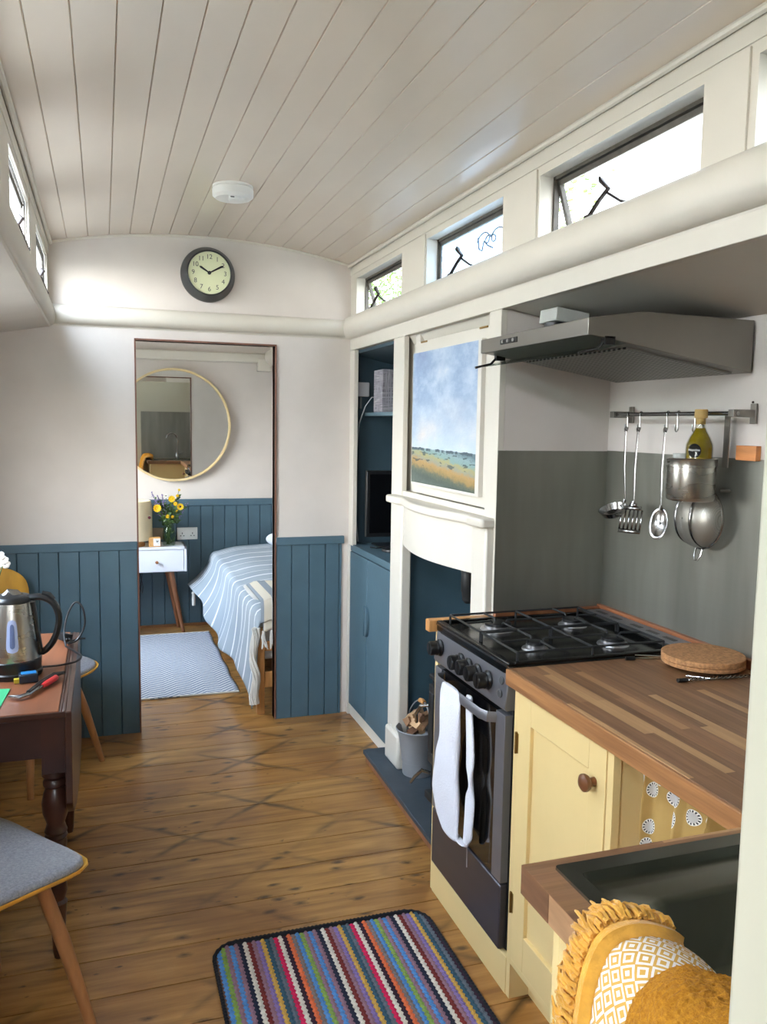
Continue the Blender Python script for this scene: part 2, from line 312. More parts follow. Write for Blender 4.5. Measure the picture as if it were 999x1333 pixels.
def _sieve():
    t = NT('fine_wire_mesh'); x, y, z = t.xyz()
    a = t.math('GREATER_THAN', t.math('FRACT', t.math('MULTIPLY', y, 420)), 0.42); b = t.math('GREATER_THAN', t.math('FRACT', t.math('MULTIPLY', z, 420)), 0.42)
    tp = t.n('BsdfTransparent'); mx = t.n('MixShader'); t.put(mx.inputs[0], t.math('MAXIMUM', t.math('MULTIPLY', t.math('MAXIMUM', a, b), 0.75), 0.3)); t.put(mx.inputs[1], tp.outputs[0]); t.put(mx.inputs[2], t.b.outputs[0])
    t.set(Base_Color=lin('#B5B2AA'), Metallic=0.8, Roughness=0.4); t.put(t.t.nodes['Material Output'].inputs['Surface'], mx.outputs[0]); return t.m
SIEVEM = _sieve()
def _filter():
    t = NT('aluminium_grease_filter'); x, y, z = t.xyz()
    a = t.math('FRACT', t.math('MULTIPLY', y, 45)); b = t.math('FRACT', t.math('MULTIPLY', x, 90)); k = t.math('MULTIPLY', t.math('GREATER_THAN', a, 0.45), t.math('GREATER_THAN', b, 0.45))
    t.set(Base_Color=t.mix(k, lin('#8A8A84'), lin('#2A2A28')), Metallic=0.7, Roughness=0.4); return t.m
FILT = _filter()
def _flame(): pass

# ------------------------------------------------------------------ mesh helpers
ORG = {}
def box(bm, x0, x1, y0, y1, z0, z1, mi=0, M=None):
    v = [bm.verts.new((x, y, z)) for x in (x0, x1) for y in (y0, y1) for z in (z0, z1)]
    for f in ((0, 1, 3, 2), (4, 6, 7, 5), (0, 4, 5, 1), (2, 3, 7, 6), (0, 2, 6, 4), (1, 5, 7, 3)):
        fc = bm.faces.new([v[i] for i in f]); fc.material_index = mi
    if M: bmesh.ops.transform(bm, matrix=M, verts=v)
    return v
def ring(c, n1, n2, r, seg, ph=0.0):
    return [c + n1 * (math.cos(2 * PI * i / seg + ph) * r) + n2 * (math.sin(2 * PI * i / seg + ph) * r) for i in range(seg)]
def skin(bm, rings, closed=True, cap=True, mi=0):
    vs = [[bm.verts.new(p) for p in r] for r in rings]
    n = len(vs[0])
    for a, b in zip(vs, vs[1:]):
        for i in range(n if closed else n - 1):
            j = (i + 1) % n
            try: f = bm.faces.new((a[i], a[j], b[j], b[i])); f.material_index = mi
            except ValueError: pass
    if cap and closed:
        for r, rev in ((vs[0], True), (vs[-1], False)):
            try: f = bm.faces.new(list(reversed(r)) if rev else r); f.material_index = mi
            except ValueError: pass
    return vs
def tube(bm, pts, r, seg=8, cap=True, mi=0, flat=None):
    pts = [Vector(p) for p in pts]; n = len(pts); rs = r if isinstance(r, (list, tuple)) else [r] * n
    rings = []; up = None
    for i, p in enumerate(pts):
        t = (pts[min(i + 1, n - 1)] - pts[max(i - 1, 0)]).normalized()
        if up is None: up = Vector((0, 0, 1)) if abs(t.z) < 0.9 else Vector((1, 0, 0))
        s = t.cross(up).normalized(); up = s.cross(t).normalized()
        if flat: rings.append([p + s * (math.cos(2 * PI * k / seg) * rs[i] * flat[0]) + up * (math.sin(2 * PI * k / seg) * rs[i] * flat[1]) for k in range(seg)])
        else: rings.append(ring(p, s, up, rs[i], seg))
    skin(bm, rings, cap=cap, mi=mi)
def spl(P, n=6):
    P = [Vector(p) for p in P]; out = []
    for i in range(len(P) - 1):
        a, b, c, d = P[max(i - 1, 0)], P[i], P[i + 1], P[min(i + 2, len(P) - 1)]
        for k in range(n):
            f = k / n; out.append(.5 * ((2 * b) + (c - a) * f + (2 * a - 5 * b + 4 * c - d) * f * f + (3 * b - a - 3 * c + d) * f ** 3))
    return out + [P[-1]]
def cyl(bm, p0, p1, r0, r1=None, seg=24, mi=0): tube(bm, [p0, p1], [r0, r0 if r1 is None else r1], seg, mi=mi)
def lathe(bm, prof, c=(0, 0, 0), axis='z', seg=32, cap=True, mi=0):
    c = Vector(c); A = {'z': (Vector((1, 0, 0)), Vector((0, 1, 0)), Vector((0, 0, 1))), 'y': (Vector((0, 0, 1)), Vector((1, 0, 0)), Vector((0, 1, 0))), 'x': (Vector((0, 1, 0)), Vector((0, 0, 1)), Vector((1, 0, 0)))}[axis] if isinstance(axis, str) else None
    if A is None:
        d = Vector(axis).normalized(); a = d.cross(Vector((0, 0, 1)) if abs(d.z) < 0.9 else Vector((1, 0, 0))).normalized(); A = (a, d.cross(a), d)
    skin(bm, [ring(c + A[2] * h, A[0], A[1], max(r, 1e-4), seg) for r, h in prof], cap=cap, mi=mi)
def prism(bm, poly, axis, a, b, mi=0):
    def P(u, v, w): return {'x': (w, u, v), 'y': (u, w, v), 'z': (u, v, w)}[axis]
    A = [bm.verts.new(P(u, v, a)) for u, v in poly]; B = [bm.verts.new(P(u, v, b)) for u, v in poly]
    n = len(poly); fs = []
    for i in range(n):
        j = (i + 1) % n; fs.append(bm.faces.new((A[i], A[j], B[j], B[i])))
    fs.append(bm.faces.new(list(reversed(A)))); fs.append(bm.faces.new(B))
    for f in fs: f.material_index = mi
def sheet(bm, fn, nu, nv, uv=None, mi=0):
    g = [[bm.verts.new(fn(i / nu, j / nv)) for j in range(nv + 1)] for i in range(nu + 1)]
    lay = bm.loops.layers.uv.verify() if uv else None
    for i in range(nu):
        for j in range(nv):
            f = bm.faces.new((g[i][j], g[i + 1][j], g[i + 1][j + 1], g[i][j + 1])); f.material_index = mi
            if uv:
                for l, (a, b) in zip(f.loops, ((i, j), (i + 1, j), (i + 1, j + 1), (i, j + 1))): l[lay].uv = uv(a / nu, b / nv)
def obj(name, bm, mat, parent=None, kind=None, bevel=0.0, flatshade=False, angle=35, solid=0.0, subsurf=0, local=False, seg=2, soff=0.0):
    bmesh.ops.recalc_face_normals(bm, faces=bm.faces)
    if parent is not None and not local:
        M = ORG.get(parent.name, Matrix.Identity(4)); bmesh.ops.transform(bm, matrix=M.inverted(), verts=bm.verts)
    me = bpy.data.meshes.new(name); bm.to_mesh(me); bm.free()
    o = bpy.data.objects.new(name, me); COL.objects.link(o)
    for mt in (mat if isinstance(mat, (list, tuple)) else [mat]): me.materials.append(mt)
    if not flatshade:
        me.polygons.foreach_set('use_smooth', [True] * len(me.polygons)); me.set_sharp_from_angle(angle=math.radians(angle))
    if parent is not None:
        o.parent = parent; ORG[o.name] = ORG.get(parent.name, Matrix.Identity(4))
    if solid:
        md = o.modifiers.new('s', 'SOLIDIFY'); md.thickness = solid; md.offset = soff
    if subsurf:
        md = o.modifiers.new('u', 'SUBSURF'); md.levels = subsurf; md.render_levels = subsurf
    if bevel:
        md = o.modifiers.new('b', 'BEVEL'); md.width = bevel; md.segments = seg; md.limit_method = 'ANGLE'; md.angle_limit = math.radians(40); md.harden_normals = False
    if kind: o['kind'] = kind
    return o
def new(): return bmesh.new()
def bx(name, dims, mat, parent=None, kind=None, bevel=0.0, seg=2):
    bm = new(); box(bm, *dims); return obj(name, bm, mat, parent, kind, bevel, seg=seg)
def bxs(name, L, mat, parent=None, kind=None, bevel=0.0):
    bm = new()
    for d in L: box(bm, *d)
    return obj(name, bm, mat, parent, kind, bevel)
def tag(o, label, cat, group=None):
    o['label'] = label; o['category'] = cat
    if group: o['group'] = group
    return o
def thing(name, label, cat, loc=(0, 0, 0), rz=0.0, group=None):
    o = bpy.data.objects.new(name, None); COL.objects.link(o); o.location = loc; o.rotation_euler = (0, 0, rz); o.empty_display_size = 0.05
    ORG[o.name] = Matrix.Translation(Vector(loc)) @ Matrix.Rotation(rz, 4, 'Z')
    return tag(o, label, cat, group)
def copy_tree(o, parent=None):
    c = o.copy(); COL.objects.link(c)
    if parent: c.parent = parent
    for ch in [x for x in bpy.data.objects if x.parent == o]: copy_tree(ch, c)
    return c
def text(name, s, size, M, mat, parent, depth=0.0006):
    cu = bpy.data.curves.new(name, 'FONT'); cu.body = s; cu.size = size; cu.align_x = 'CENTER'; cu.align_y = 'CENTER'; cu.extrude = depth
    t = bpy.data.objects.new(name + '_tmp', cu); COL.objects.link(t); bpy.context.view_layer.update()
    me = bpy.data.meshes.new_from_object(t.evaluated_get(bpy.context.evaluated_depsgraph_get())); bpy.data.objects.remove(t)
    bm = new(); bm.from_mesh(me); bmesh.ops.transform(bm, matrix=M, verts=bm.verts)
    return bm
def merge(a, b):
    me = bpy.data.meshes.new('t'); b.to_mesh(me); b.free(); a.from_mesh(me); bpy.data.meshes.remove(me)

# ================================================================== STRUCTURE
YE = 4.12; YB = 6.27; XL, XR = -0.22, 1.20; BL, BR = -0.65, 1.61; YR = -1.3
def cz(x): return 2.392 - (x - 0.485) ** 2 / 6.4
# floor boards
bm = new(); k = -27
while 3.011 + .167 * k < YB:
    y0 = 3.011 + .167 * k; y1 = min(y0 + .167, YB + .05)
    box(bm, BL - .05, BR + .05, y0 + .0019, y1 - .0019, -0.02, 0.0); k += 1
box(bm, BL - .05, BR + .05, YR - .1, YB + .05, -0.05, -0.008)
obj('floor', bm, [FLOOR], kind='structure', flatshade=True)
# ceiling: boards with V grooves, bent to the arc of the roof
prof = []
gx = [-0.138, -0.048, 0.044, 0.134, 0.223, 0.31, 0.398, 0.487, 0.576, 0.665, 0.754, 0.843, 0.932, 1.021, 1.110]
xs = [XL - .03] + sorted(gx) + [XR + .03]
for a, b in zip(xs, xs[1:]):
    prof.append((a, cz(a) + .005)); prof.append((a + .0022, cz(a + .0022)))
    for q in (.33, .66): prof.append((a + (b - a) * q, cz(a + (b - a) * q)))
    prof.append((b - .0022, cz(b - .0022)))
prof.append((xs[-1], cz(xs[-1])))
poly = prof + [(XR + .06, 2.46), (XL - .06, 2.46)]
bm = new(); prism(bm, poly, 'y', YR - .05, YB + .1)
obj('ceiling', bm, CEILP, kind='structure', angle=12)
# end wall with doorway
DX0, DX1, DZ = 0.153, 0.812, 1.895
wb = bxs('wall_back', [(BL, DX0, YE, YE + .05, 0, 1.95), (DX1, XR + .03, YE, YE + .05, 0, 1.95), (DX0, DX1, YE, YE + .05, DZ, 1.95), (XL, XR, YE, YE + .05, 1.95, 2.42)], WALLP, kind='structure')
def panel_boards(name, x0, x1, grooves, yf, z0, z1, parent, mat=TEAL):
    gs = [x0] + [g for g in grooves if x0 + .01 < g < x1 - .01] + [x1]; pts = []
    for a, b in zip(gs, gs[1:]):
        pts += [(a, yf), (a + .003, yf - .008), (b - .003, yf - .008)]
    pts += [(x1, yf), (x1, yf + .01), (x0, yf + .01)]
    bm = new(); prism(bm, pts, 'z', z0, z1); return obj(name, bm, mat, parent)
panel_boards('wainscot', BL, DX0 - .006, [-0.56, -0.475, -0.386, -0.294, -0.207, -0.116, -0.028, 0.063], YE, 0, 0.92, wb)
panel_boards('wainscot', DX1 + .006, 1.165, [0.899, 0.991, 1.076, 1.15], YE, 0, 0.92, wb)
bx('dado_cap', (BL, DX0 - .006, YE - .016, YE, .905, .945), TEAL, wb, bevel=.003)
bx('dado_cap', (DX1 + .006, 1.175, YE - .016, YE, .905, .945), TEAL, wb, bevel=.003)
bxs('trim_1', [(DX0 - .007, DX0, YE - .012, YE + .055, 0, DZ + .008), (DX1, DX1 + .007, YE - .012, YE + .055, 0, DZ + .008), (DX0 - .007, DX1 + .007, YE - .012, YE + .055, DZ, DZ + .008)], MAHO, kind='structure')
def bulge(w=.035, z0=1.93, z1=2.05, d0=.0):
    pts = [(d0, z1)]
    for i in range(13):
        a = PI / 2 - PI * i / 12
        pts.append((d0 + .004 + w * math.cos(a), (z0 + z1) / 2 + .005 + (z1 - z0) / 2 * math.sin(a) * .92))
    pts.append((d0, z0)); return pts
# rounded ledge mouldings
bm = new(); prism(bm, [(YE - d, z) for d, z in bulge(.032, 1.945, 2.04)], 'x', XL, XR); obj('trim_2', bm, CREAM, kind='structure')
bm = new(); prism(bm, [(XR - d, z) for d, z in bulge(.045, 1.935, 2.058)], 'y', YR, YB); obj('trim_3', bm, CREAM, kind='structure')
bm = new(); prism(bm, [(XL + d, z) for d, z in bulge(.024, 1.935, 2.034)], 'y', YR, YB); obj('trim_4', bm, CREAM, kind='structure')
bxs('trim_5', [(XL, XR, YB - .04, YB, 1.96, 2.03)], CREAM, kind='structure', bevel=.01)
# quarter beads where ceiling meets walls
bm = new()
tube(bm, [(x, YE - .004, cz(x) - .004) for x in [XL + (XR - XL) * i / 30 for i in range(31)]], .007, 8)
tube(bm, [(XR - .012, YR, cz(XR) - .006), (XR - .012, YE, cz(XR) - .006)], .009, 8); tube(bm, [(XL + .012, YR, cz(XL) - .006), (XL + .012, YE, cz(XL) - .006)], .009, 8)
obj('trim_6', bm, CREAM, kind='structure')
# clerestory walls
OPEN = [(-.35, .40), (.60, 1.355), (1.51, 2.20), (2.43, 3.08), (3.36, 4.02), (4.6, 5.2)]
WZ0, WZ1 = 2.058, 2.235
def clere(name, xa, xb, WZ0=WZ0):
    L = [(xa, xb, YR, YB, 1.943, WZ0), (xa, xb, YR, YB, WZ1, 2.40)]; y = YR
    for a, b in OPEN: L.append((xa, xb, y, a, WZ0, WZ1)); y = b
    L.append((xa, xb, y, YB, WZ0, WZ1)); return bxs(name, L, CREAM, kind='structure')
clere('wall_right_upper', XR, XR + .05); clere('wall_left_upper', XL - .010, XL, 2.036)
# flat cover boards between windows (visible joints)
bxs('trim_7', [(XR - .006, XR, a + .01, b - .01, WZ0, WZ1 + .02) for a, b in ((2.20, 2.43), (3.08, 3.36), (1.365, 1.50))] + [(XR - .004, XR, YR, YE, WZ1 + .025, 2.30)], CREAM, kind='structure', bevel=.001)
bxs('trim_8', [(XL, XL + .003, a + .01, b - .01, WZ0, WZ1 + .02) for a, b in ((2.20, 2.43), (3.08, 3.36), (1.365, 1.50))] + [(XL, XL + .004, YR, YE, WZ1 + .025, 2.30)], CREAM, kind='structure', bevel=.001)
# windows
def window(n, side, a, b, tilt=0.0, glass=GLASS, stay=True):
    WZ0 = 2.058 if side == 'R' else 2.036
    s = 1 if side == 'R' else -1; xw = (XR + .052) if s > 0 else (XL - .013)
    root = bpy.data.objects.new('window_%d' % n, None); COL.objects.link(root); root.location = (xw, a, WZ0); ORG[root.name] = Matrix.Translation(root.location); root['kind'] = 'structure'
    fr = .010; dp = .008 if s > 0 else .0025
    bm = new()
    for d in ((xw - dp, xw + dp, a, a + fr, WZ0, WZ1), (xw - dp, xw + dp, b - fr, b, WZ0, WZ1), (xw - dp, xw + dp, a, b, WZ0, WZ0 + fr), (xw - dp, xw + dp, a, b, WZ1 - fr, WZ1)): box(bm, *d)
    obj('window_frame', bm, BRONZEW, root)
    M = Matrix.Translation((xw + s * .004, 0, WZ1 - .012)) @ Matrix.Rotation(-s * tilt, 4, 'Y') @ Matrix.Translation((-(xw + s * .004), 0, -(WZ1 - .012)))
    bm = new(); sf = .014; x0 = xw + s * .004 - dp * .875; x1 = x0 + dp * 1.75
    for d in ((x0, x1, a + .008, a + .008 + sf, WZ0 + .008, WZ1 - .012), (x0, x1, b - .008 - sf, b - .008, WZ0 + .008, WZ1 - .012), (x0, x1, a + .008, b - .008, WZ0 + .008, WZ0 + .008 + sf), (x0, x1, a + .008, b - .008, WZ1 - .012 - sf, WZ1 - .012)): box(bm, *d, M=M)
    sash = obj('sash', bm, BRONZEW, root)
    bm = new(); box(bm, (x0 + x1) / 2 - .0015, (x0 + x1) / 2 + .0015, a + .02, b - .02, WZ0 + .02, WZ1 - .02, M=M); obj('pane', bm, glass, sash)
    if stay:
        ym = (a + b) / 2 + .04 * (1 if n != 4 else 1); zs = WZ0 + .006; xi = XR - .01 if s > 0 else XL + .01
        bm = new()
        tube(bm, [(xi, ym + .02, zs - .004), (xi + s * .012, ym - .005, zs + .03), (xi + s * .02, ym - .03, zs + .052)], .0085, 6, flat=(1, .5))
        tube(bm, [(xi + s * .02, ym - .03, zs + .052), (xi + s * .012, ym - .012, zs + .072), (xi + s * .02, ym + .006, zs + .086)], [.0085, .011, .007], 6, flat=(1.2, .5))
        tube(bm, [(xi + s * .02, ym - .022, zs + .045), (xi + s * .04, ym - .055, zs + .018), (xi + s * .05, ym - .07, zs + .012)], .0075, 6, flat=(1, .5))
        box(bm, xi - .008, xi + .010, ym + .008, ym + .034, zs - .010, zs - .003)
        obj('stay_handle', bm, DARKM, root)
    return root
TL = math.radians(17)
window(1, 'R', 3.36, 4.02, TL); w2 = window(2, 'R', 2.43, 3.08, 0, FROST); window(3, 'R', 1.51, 2.20, TL); window(4, 'R', .60, 1.355, 0, stay=False); window(5, 'R', -.35, .40, 0, stay=False)
window(6, 'L', 3.36, 4.02, 0); window(7, 'L', 2.43, 3.08, TL); window(8, 'L', 1.51, 2.20, 0); window(9, 'L', .60, 1.355, 0, stay=False); window(10, 'L', -.35, .40, 0, stay=False)
window(11, 'R', 4.6, 5.2, 0, stay=False); window(12, 'L', 4.6, 5.2, 0, stay=False)
# etched scroll on the second window
bm = new(); xe = XR + .05; 
def scroll(y0, z0, sy):
    pts = []
    for i in range(26):
        a = i / 25 * 2 * PI * 1.35; r = .034 * (1 - i / 32); pts.append((xe, y0 + sy * (math.cos(a) * r * 1.3 - i * .0022), z0 + math.sin(a) * r * .8))
    return pts
tube(bm, scroll(2.68, 2.155, 1), .0028, 5); tube(bm, scroll(2.56, 2.15, -1), .0025, 5)
tube(bm, [(xe, 2.72, 2.17), (xe, 2.71, 2.13), (xe, 2.685, 2.12), (xe, 2.67, 2.15), (xe, 2.64, 2.13), (xe, 2.60, 2.115)], .003, 5)
tube(bm, [(xe, 2.50, 2.17), (xe, 2.48, 2.15), (xe, 2.46, 2.17)], .0026, 5)
obj('etched_scroll', bm, plain('etched_blue_grey', '#5C6B80', 0.6), [c for c in w2.children if c.name.startswith('sash')][0])
# side walls of the wide lower body, with the soffits that join them to the window walls
def sidewall(name, xa, xb, holes, ztop, mat=WALLP):
    L = []; y = YR
    for a, b, z0, z1 in holes: L += [(xa, xb, y, a, 0, ztop), (xa, xb, a, b, 0, z0), (xa, xb, a, b, z1, ztop)]; y = b
    L.append((xa, xb, y, YB, 0, ztop)); return bxs(name, L, mat, kind='structure')
HL = [(.4, 1.2, 1.1, 1.6), (2.35, 3.35, 1.05, 1.65), (4.8, 5.8, .95, 1.7)]
sidewall('wall_left', BL - .05, BL, HL, 1.9)
sidewall('wall_right', BR, BR + .05, [], 1.86)
bm = new(); prism(bm, [(XL, 1.94), (BL - .05, 1.85), (BL - .05, 1.89), (XL - .05, 1.98), (XL, 1.98)], 'y', YR, YB); obj('soffit', bm, WALLP, kind='structure')
bm = new(); prism(bm, [(XR + .02, 1.893), (BR + .05, 1.806), (BR + .05, 1.86), (XR + .05, 1.95), (XR + .02, 1.95)], 'y', YR, YB); obj('soffit', bm, CREAM, kind='structure')
for i, (a, b, z0, z1) in enumerate(HL):
    root = bpy.data.objects.new('window_%d' % (13 + i), None); COL.objects.link(root); root.location = (BL, a, z0); ORG[root.name] = Matrix.Translation(root.location); root['kind'] = 'structure'
    bm = new(); f = .035
    for d in ((a, a + f, z0, z1), (b - f, b, z0, z1), (a, b, z0, z0 + f), (a, b, z1 - f, z1), ((a + b) / 2 - .015, (a + b) / 2 + .015, z0, z1)): box(bm, BL - .04, BL - .01, *d)
    obj('window_frame', bm, CREAM, root, bevel=.003); bx('pane', (BL - .027, BL - .024, a + .02, b - .02, z0 + .02, z1 - .02), GLASS, root)
    portal('portal', (BL - .06, (a + b) / 2, (z0 + z1) / 2), z1 - z0, b - a, (1, 0, 0))
portal('portal', (XR + .085, (.6 + 4.02) / 2, (WZ0 + WZ1) / 2), WZ1 - WZ0 + .05, 3.42, (-1, 0, 0)); portal('portal', (XL - .03, (.6 + 4.02) / 2, (WZ0 + WZ1) / 2), WZ1 - WZ0 + .05, 3.42, (1, 0, 0))
# rear wall behind the camera with a glazed door
RX0, RX1 = -.45, .30
bxs('wall_front', [(BL, RX0, YR - .05, YR, 0, 1.9), (RX1, BR, YR - .05, YR, 0, 1.9), (RX0, RX1, YR - .05, YR, 1.85, 1.9), (XL - .05, XR + .05, YR - .05, YR, 1.9, 2.42)], WALLP, kind='structure')
root = bpy.data.objects.new('door_1', None); COL.objects.link(root); root.location = (RX0, YR, 0); ORG[root.name] = Matrix.Translation(root.location); root['kind'] = 'structure'
bxs('door_frame', [(RX0, RX0 + .08, YR - .04, YR - .005, 0, 1.85), (RX1 - .08, RX1, YR - .04, YR - .005, 0, 1.85), (RX0, RX1, YR - .04, YR - .005, 0, 1.25), (RX0, RX1, YR - .04, YR - .005, 1.70, 1.85)], CREAM, root)
bx('pane', (RX0 + .07, RX1 - .07, YR - .025, YR - .021, 1.24, 1.71), GLASS, root)
portal('portal', ((RX0 + RX1) / 2, YR - .07, 1.47), RX1 - RX0, .5, (0, 1, 0))
# bedroom end wall
wq = bxs('wall_bedroom', [(BL, BR, YB, YB + .05, 0, 1.98), (XL - .03, XR + .03, YB, YB + .05, 1.98, 2.42)], WALLP, kind='structure')
panel_boards('wainscot', BL, BR, [-.56 + .0885 * i for i in range(25)], YB, 0, 0.92, wq)
bx('dado_cap', (BL, BR, YB - .018, YB, .90, .95), TEAL, wq, bevel=.003)
bx('baseboard_back', (BL, BR, YB - .022, YB - .008, 0, .018), plain('floor_edge_wood', '#7A5232', .5), kind='structure')
bx('wall_block', (1.10, XR, YB - .06, YB, 1.90, 1.99), CREAM, wq, bevel=.004)
# partition by the camera (its end shows as the pale post on the right)
wp = bx('wall_partition', (.42, BR, .335, .45, 0, 1.95), plain('pale_green_cream_paint', '#BDBAA8', .45, bump=.05, var=.01), kind='structure', bevel=.004)
bx('steel_backing_sheet', (.50, 1.2, .45, .453, .90, 1.54), SPLASH, wp)
bxs('wall_partition_top', [(XR - .35, XR + .02, .335, .45, 1.95, 2.40)], CREAM, kind='structure')
# ---------------- right-hand face frame
FX = XR
bxs('trim_9', [
    (FX - .002, FX + .022, .45, 4.12, 1.889, 1.943),            # top rail
    (FX, FX + .022, 4.045, 4.12, .90, 1.889), (FX - .004, FX + .018, 4.085, 4.12, 0, .90),       # end stile
    (FX, FX + .022, 3.315, 3.45, .05, 1.889),            # stile beside the painting
    (FX, FX + .022, 2.42, 2.505, .90, 1.889)], CREAM, kind='structure', bevel=.002)
# painting recess
bxs('wall_recess', [(FX + .045, FX + .06, 2.45, 3.40, 1.22, 1.90), (FX + .022, FX + .045, 3.19, 3.24, 1.22, 1.90)], CREAM, kind='structure', bevel=.002)
bm = new(); prism(bm, [(FX + .022, 1.889), (FX + .045, 1.889), (FX + .045, 1.855)], 'y', 2.50, 3.315); obj('trim_10', bm, CREAM, kind='structure')
# cooker niche linings
bxs('wall_niche', [(FX + .022, BR, 2.42, 2.45, 0, 1.889)], WALLP, kind='structure')
bm = new(); prism(bm, [(FX + .001, .90), (BR, .90), (BR, 1.443), (FX + .001, 1.443)], 'y', 2.4175, 2.4195); obj('steel_splashback', bm, SPLASH, bpy.data.objects['wall_niche'])
bx('steel_splashback', (BR - .0015, BR + .001, .45, 2.419, .88, 1.445), SPLASH, bpy.data.objects['wall_right'])
# fireplace opening lining
bxs('wall_fireplace', [(BR - .012, BR - .002, 2.45, 3.45, 0, 1.22), (FX + .022, BR - .012, 3.30, 3.315, .05, 1.22), (FX + .022, BR - .012, 2.45, 2.465, .05, 1.22), (FX + .0, BR - .012, 2.465, 3.30, 1.19, 1.22)], TEAL, kind='structure')
# television alcove linings
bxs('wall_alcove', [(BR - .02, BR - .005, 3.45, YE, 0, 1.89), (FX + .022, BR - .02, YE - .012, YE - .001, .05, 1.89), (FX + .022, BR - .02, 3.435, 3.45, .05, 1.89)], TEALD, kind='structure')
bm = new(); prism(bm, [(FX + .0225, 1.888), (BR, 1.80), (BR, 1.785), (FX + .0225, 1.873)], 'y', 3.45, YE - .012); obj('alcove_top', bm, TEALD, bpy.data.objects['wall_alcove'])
bm = new(); prism(bm, [(FX + .008, 0), (FX + .02, 0), (FX + .02, .055), (FX + .012, .055)], 'y', 3.44, 4.09); obj('baseboard_right', bm, CREAM, kind='structure')
# outside: ground, unseen lower roofs toned to steer bounced light, hedge
bx('ground_outside', (-30, 30, -30, 30, -.9, -.8), MUD, kind='structure')
bm = new(); prism(bm, [(XL - .055, 1.985), (BL - .12, 1.90), (BL - .12, 1.91), (XL - .055, 1.995)], 'y', YR - .2, YB + .1); obj('unseen_roof_ledge', bm, ROOFW, kind='structure')  # unseen ledge, added white to bounce light through the windows onto the ceiling
bm = new(); prism(bm, [(XR + .055, 1.96), (BR + .12, 1.87), (BR + .12, 1.88), (XR + .055, 1.97)], 'y', YR - .2, YB + .1); obj('unseen_roof_ledge', bm, SLATE, kind='structure')  # unseen ledge, kept dark to cut bounced light on this side
def hedge(name, x, y0, y1, z0, z1, n, label):
    t = thing(name, label, 'hedge', (x, (y0 + y1) / 2, -.8)); bm = new()
    for i in range(n):
        c = Vector((x + random.gauss(0, .25), random.uniform(y0, y1), z0 + (z1 - z0) * random.random() ** .7)); a = Vector((random.gauss(0, 1), random.gauss(0, 1), random.gauss(0, 1))).normalized(); b = a.orthogonal().normalized(); s = random.uniform(.03, .06)
        vs = [bm.verts.new(c + a * s), bm.verts.new(c + b * s * .5), bm.verts.new(c - a * s), bm.verts.new(c - b * s * .5)]; bm.faces.new(vs)
    obj('foliage', bm, LEAFO, t, flatshade=True)
    bm = new()
    for i in range(10):
        y = y0 + (y1 - y0) * (i + .5) / 10; tube(bm, [(x, y, -.8), (x + .05, y + .05, z0), (x - .05, y - .1, (z0 + z1) / 2)], [.05, .04, .02], 6)
    obj('trunk', bm, BENT, t)
hedge('hedge', 4.6, 7.6, 16.5, .6, 4.9, 11000, 'green leafy hedge seen through the open steel window gaps')

# ================================================================== RIGHT SIDE
# --- picture door and painting
t = thing('wall_cupboard_door', 'cream cupboard door on small hinges above the mantelpiece, carrying the landscape painting', 'door', (FX + .02, 2.50, 1.248))
bx('door_panel', (FX + .006, FX + .022, 2.503, 3.187, 1.248, 1.850), CREAM, t, bevel=.0015)
bxs('lower_rail', [(FX + .002, FX + .022, 2.503, 3.31, 1.222, 1.243)], CREAM, t)
for y in (3.10, 2.555): bx('hinge', (FX + .002, FX + .007, y - .03, y + .03, 1.843, 1.849), BRASS, t)
t = thing('landscape_painting', 'unframed landscape painting of pale sky over green and ochre hills', 'painting', (FX - .012, 2.545, 1.285))
bx('canvas_edge', (FX - .010, FX + .006, 2.535, 3.178, 1.283, 1.808), plain('raw_canvas', '#D8D4CC', .8), t)
bm = new(); sheet(bm, lambda u, v: (FX - .0106, 2.562 + .612 * u, 1.292 + .512 * v), 2, 2); obj('painted_surface', bm, PAINT, t)
# --- fire surround
t = thing('fire_surround', 'cream painted fire surround with a bowed mantel shelf', 'fireplace', (1.18, 2.9, 0))
def bow(x, y, amt, ya=2.54, yb=3.24):
    u = (y - ya) / (yb - ya); return x - amt * math.sin(PI * max(0, min(1, u)))
ys = [2.54 + .70 * i / 24 for i in range(25)]
bm = new(); poly = [(FX + .02, 2.425), (1.158, 2.425), (1.150, 2.435), (1.150, 2.53), (1.156, 2.54)] + [(bow(1.166, y, .052), y) for y in ys[1:-1]] + [(1.156, 3.24), (1.150, 3.25), (1.150, 3.375), (1.158, 3.385), (FX + .02, 3.385)]
prism(bm, poly, 'z', 1.190, 1.222); obj('mantel_shelf', bm, CREAM, t, bevel=.008, seg=3)
bm = new(); poly = [(bow(1.182, y, .052), y) for y in ys] + [(FX + .01, 3.24), (FX + .01, 2.54)]
prism(bm, poly, 'z', 1.022, 1.19); obj('bowed_frieze', bm, CREAM, t, bevel=.002, angle=50)
for a, b in ((3.235, 3.325), (2.430, 2.54)):
    o = bx('pilaster', (1.172, FX + .02, a, b, .055, 1.19), CREAM, t, bevel=.008)
for a, b in ((3.205, 3.375), (2.43, 2.56)):
    bx('plinth_block', (1.160, FX + .02, a, b, .055, .205), CREAM, t, bevel=.012)
# --- hearth
t = thing('hearth_slab', 'dark slate hearth slab with a wooden edge under the stove', 'hearth', (1.3, 2.95, 0))
bm = new(); prism(bm, [(1.092, 3.47), (1.075, 2.425), (1.6, 2.425), (1.6, 3.30), (1.20, 3.30), (1.20, 3.47)], 'z', .035, .055); obj('slate_top', bm, SLATE, t, bevel=.002)
bm = new(); prism(bm, [(1.102, 3.46), (1.085, 2.43), (1.59, 2.43), (1.59, 3.29), (1.20, 3.29), (1.20, 3.46)], 'z', 0.0005, .035); obj('wood_edge', bm, BENT, t)
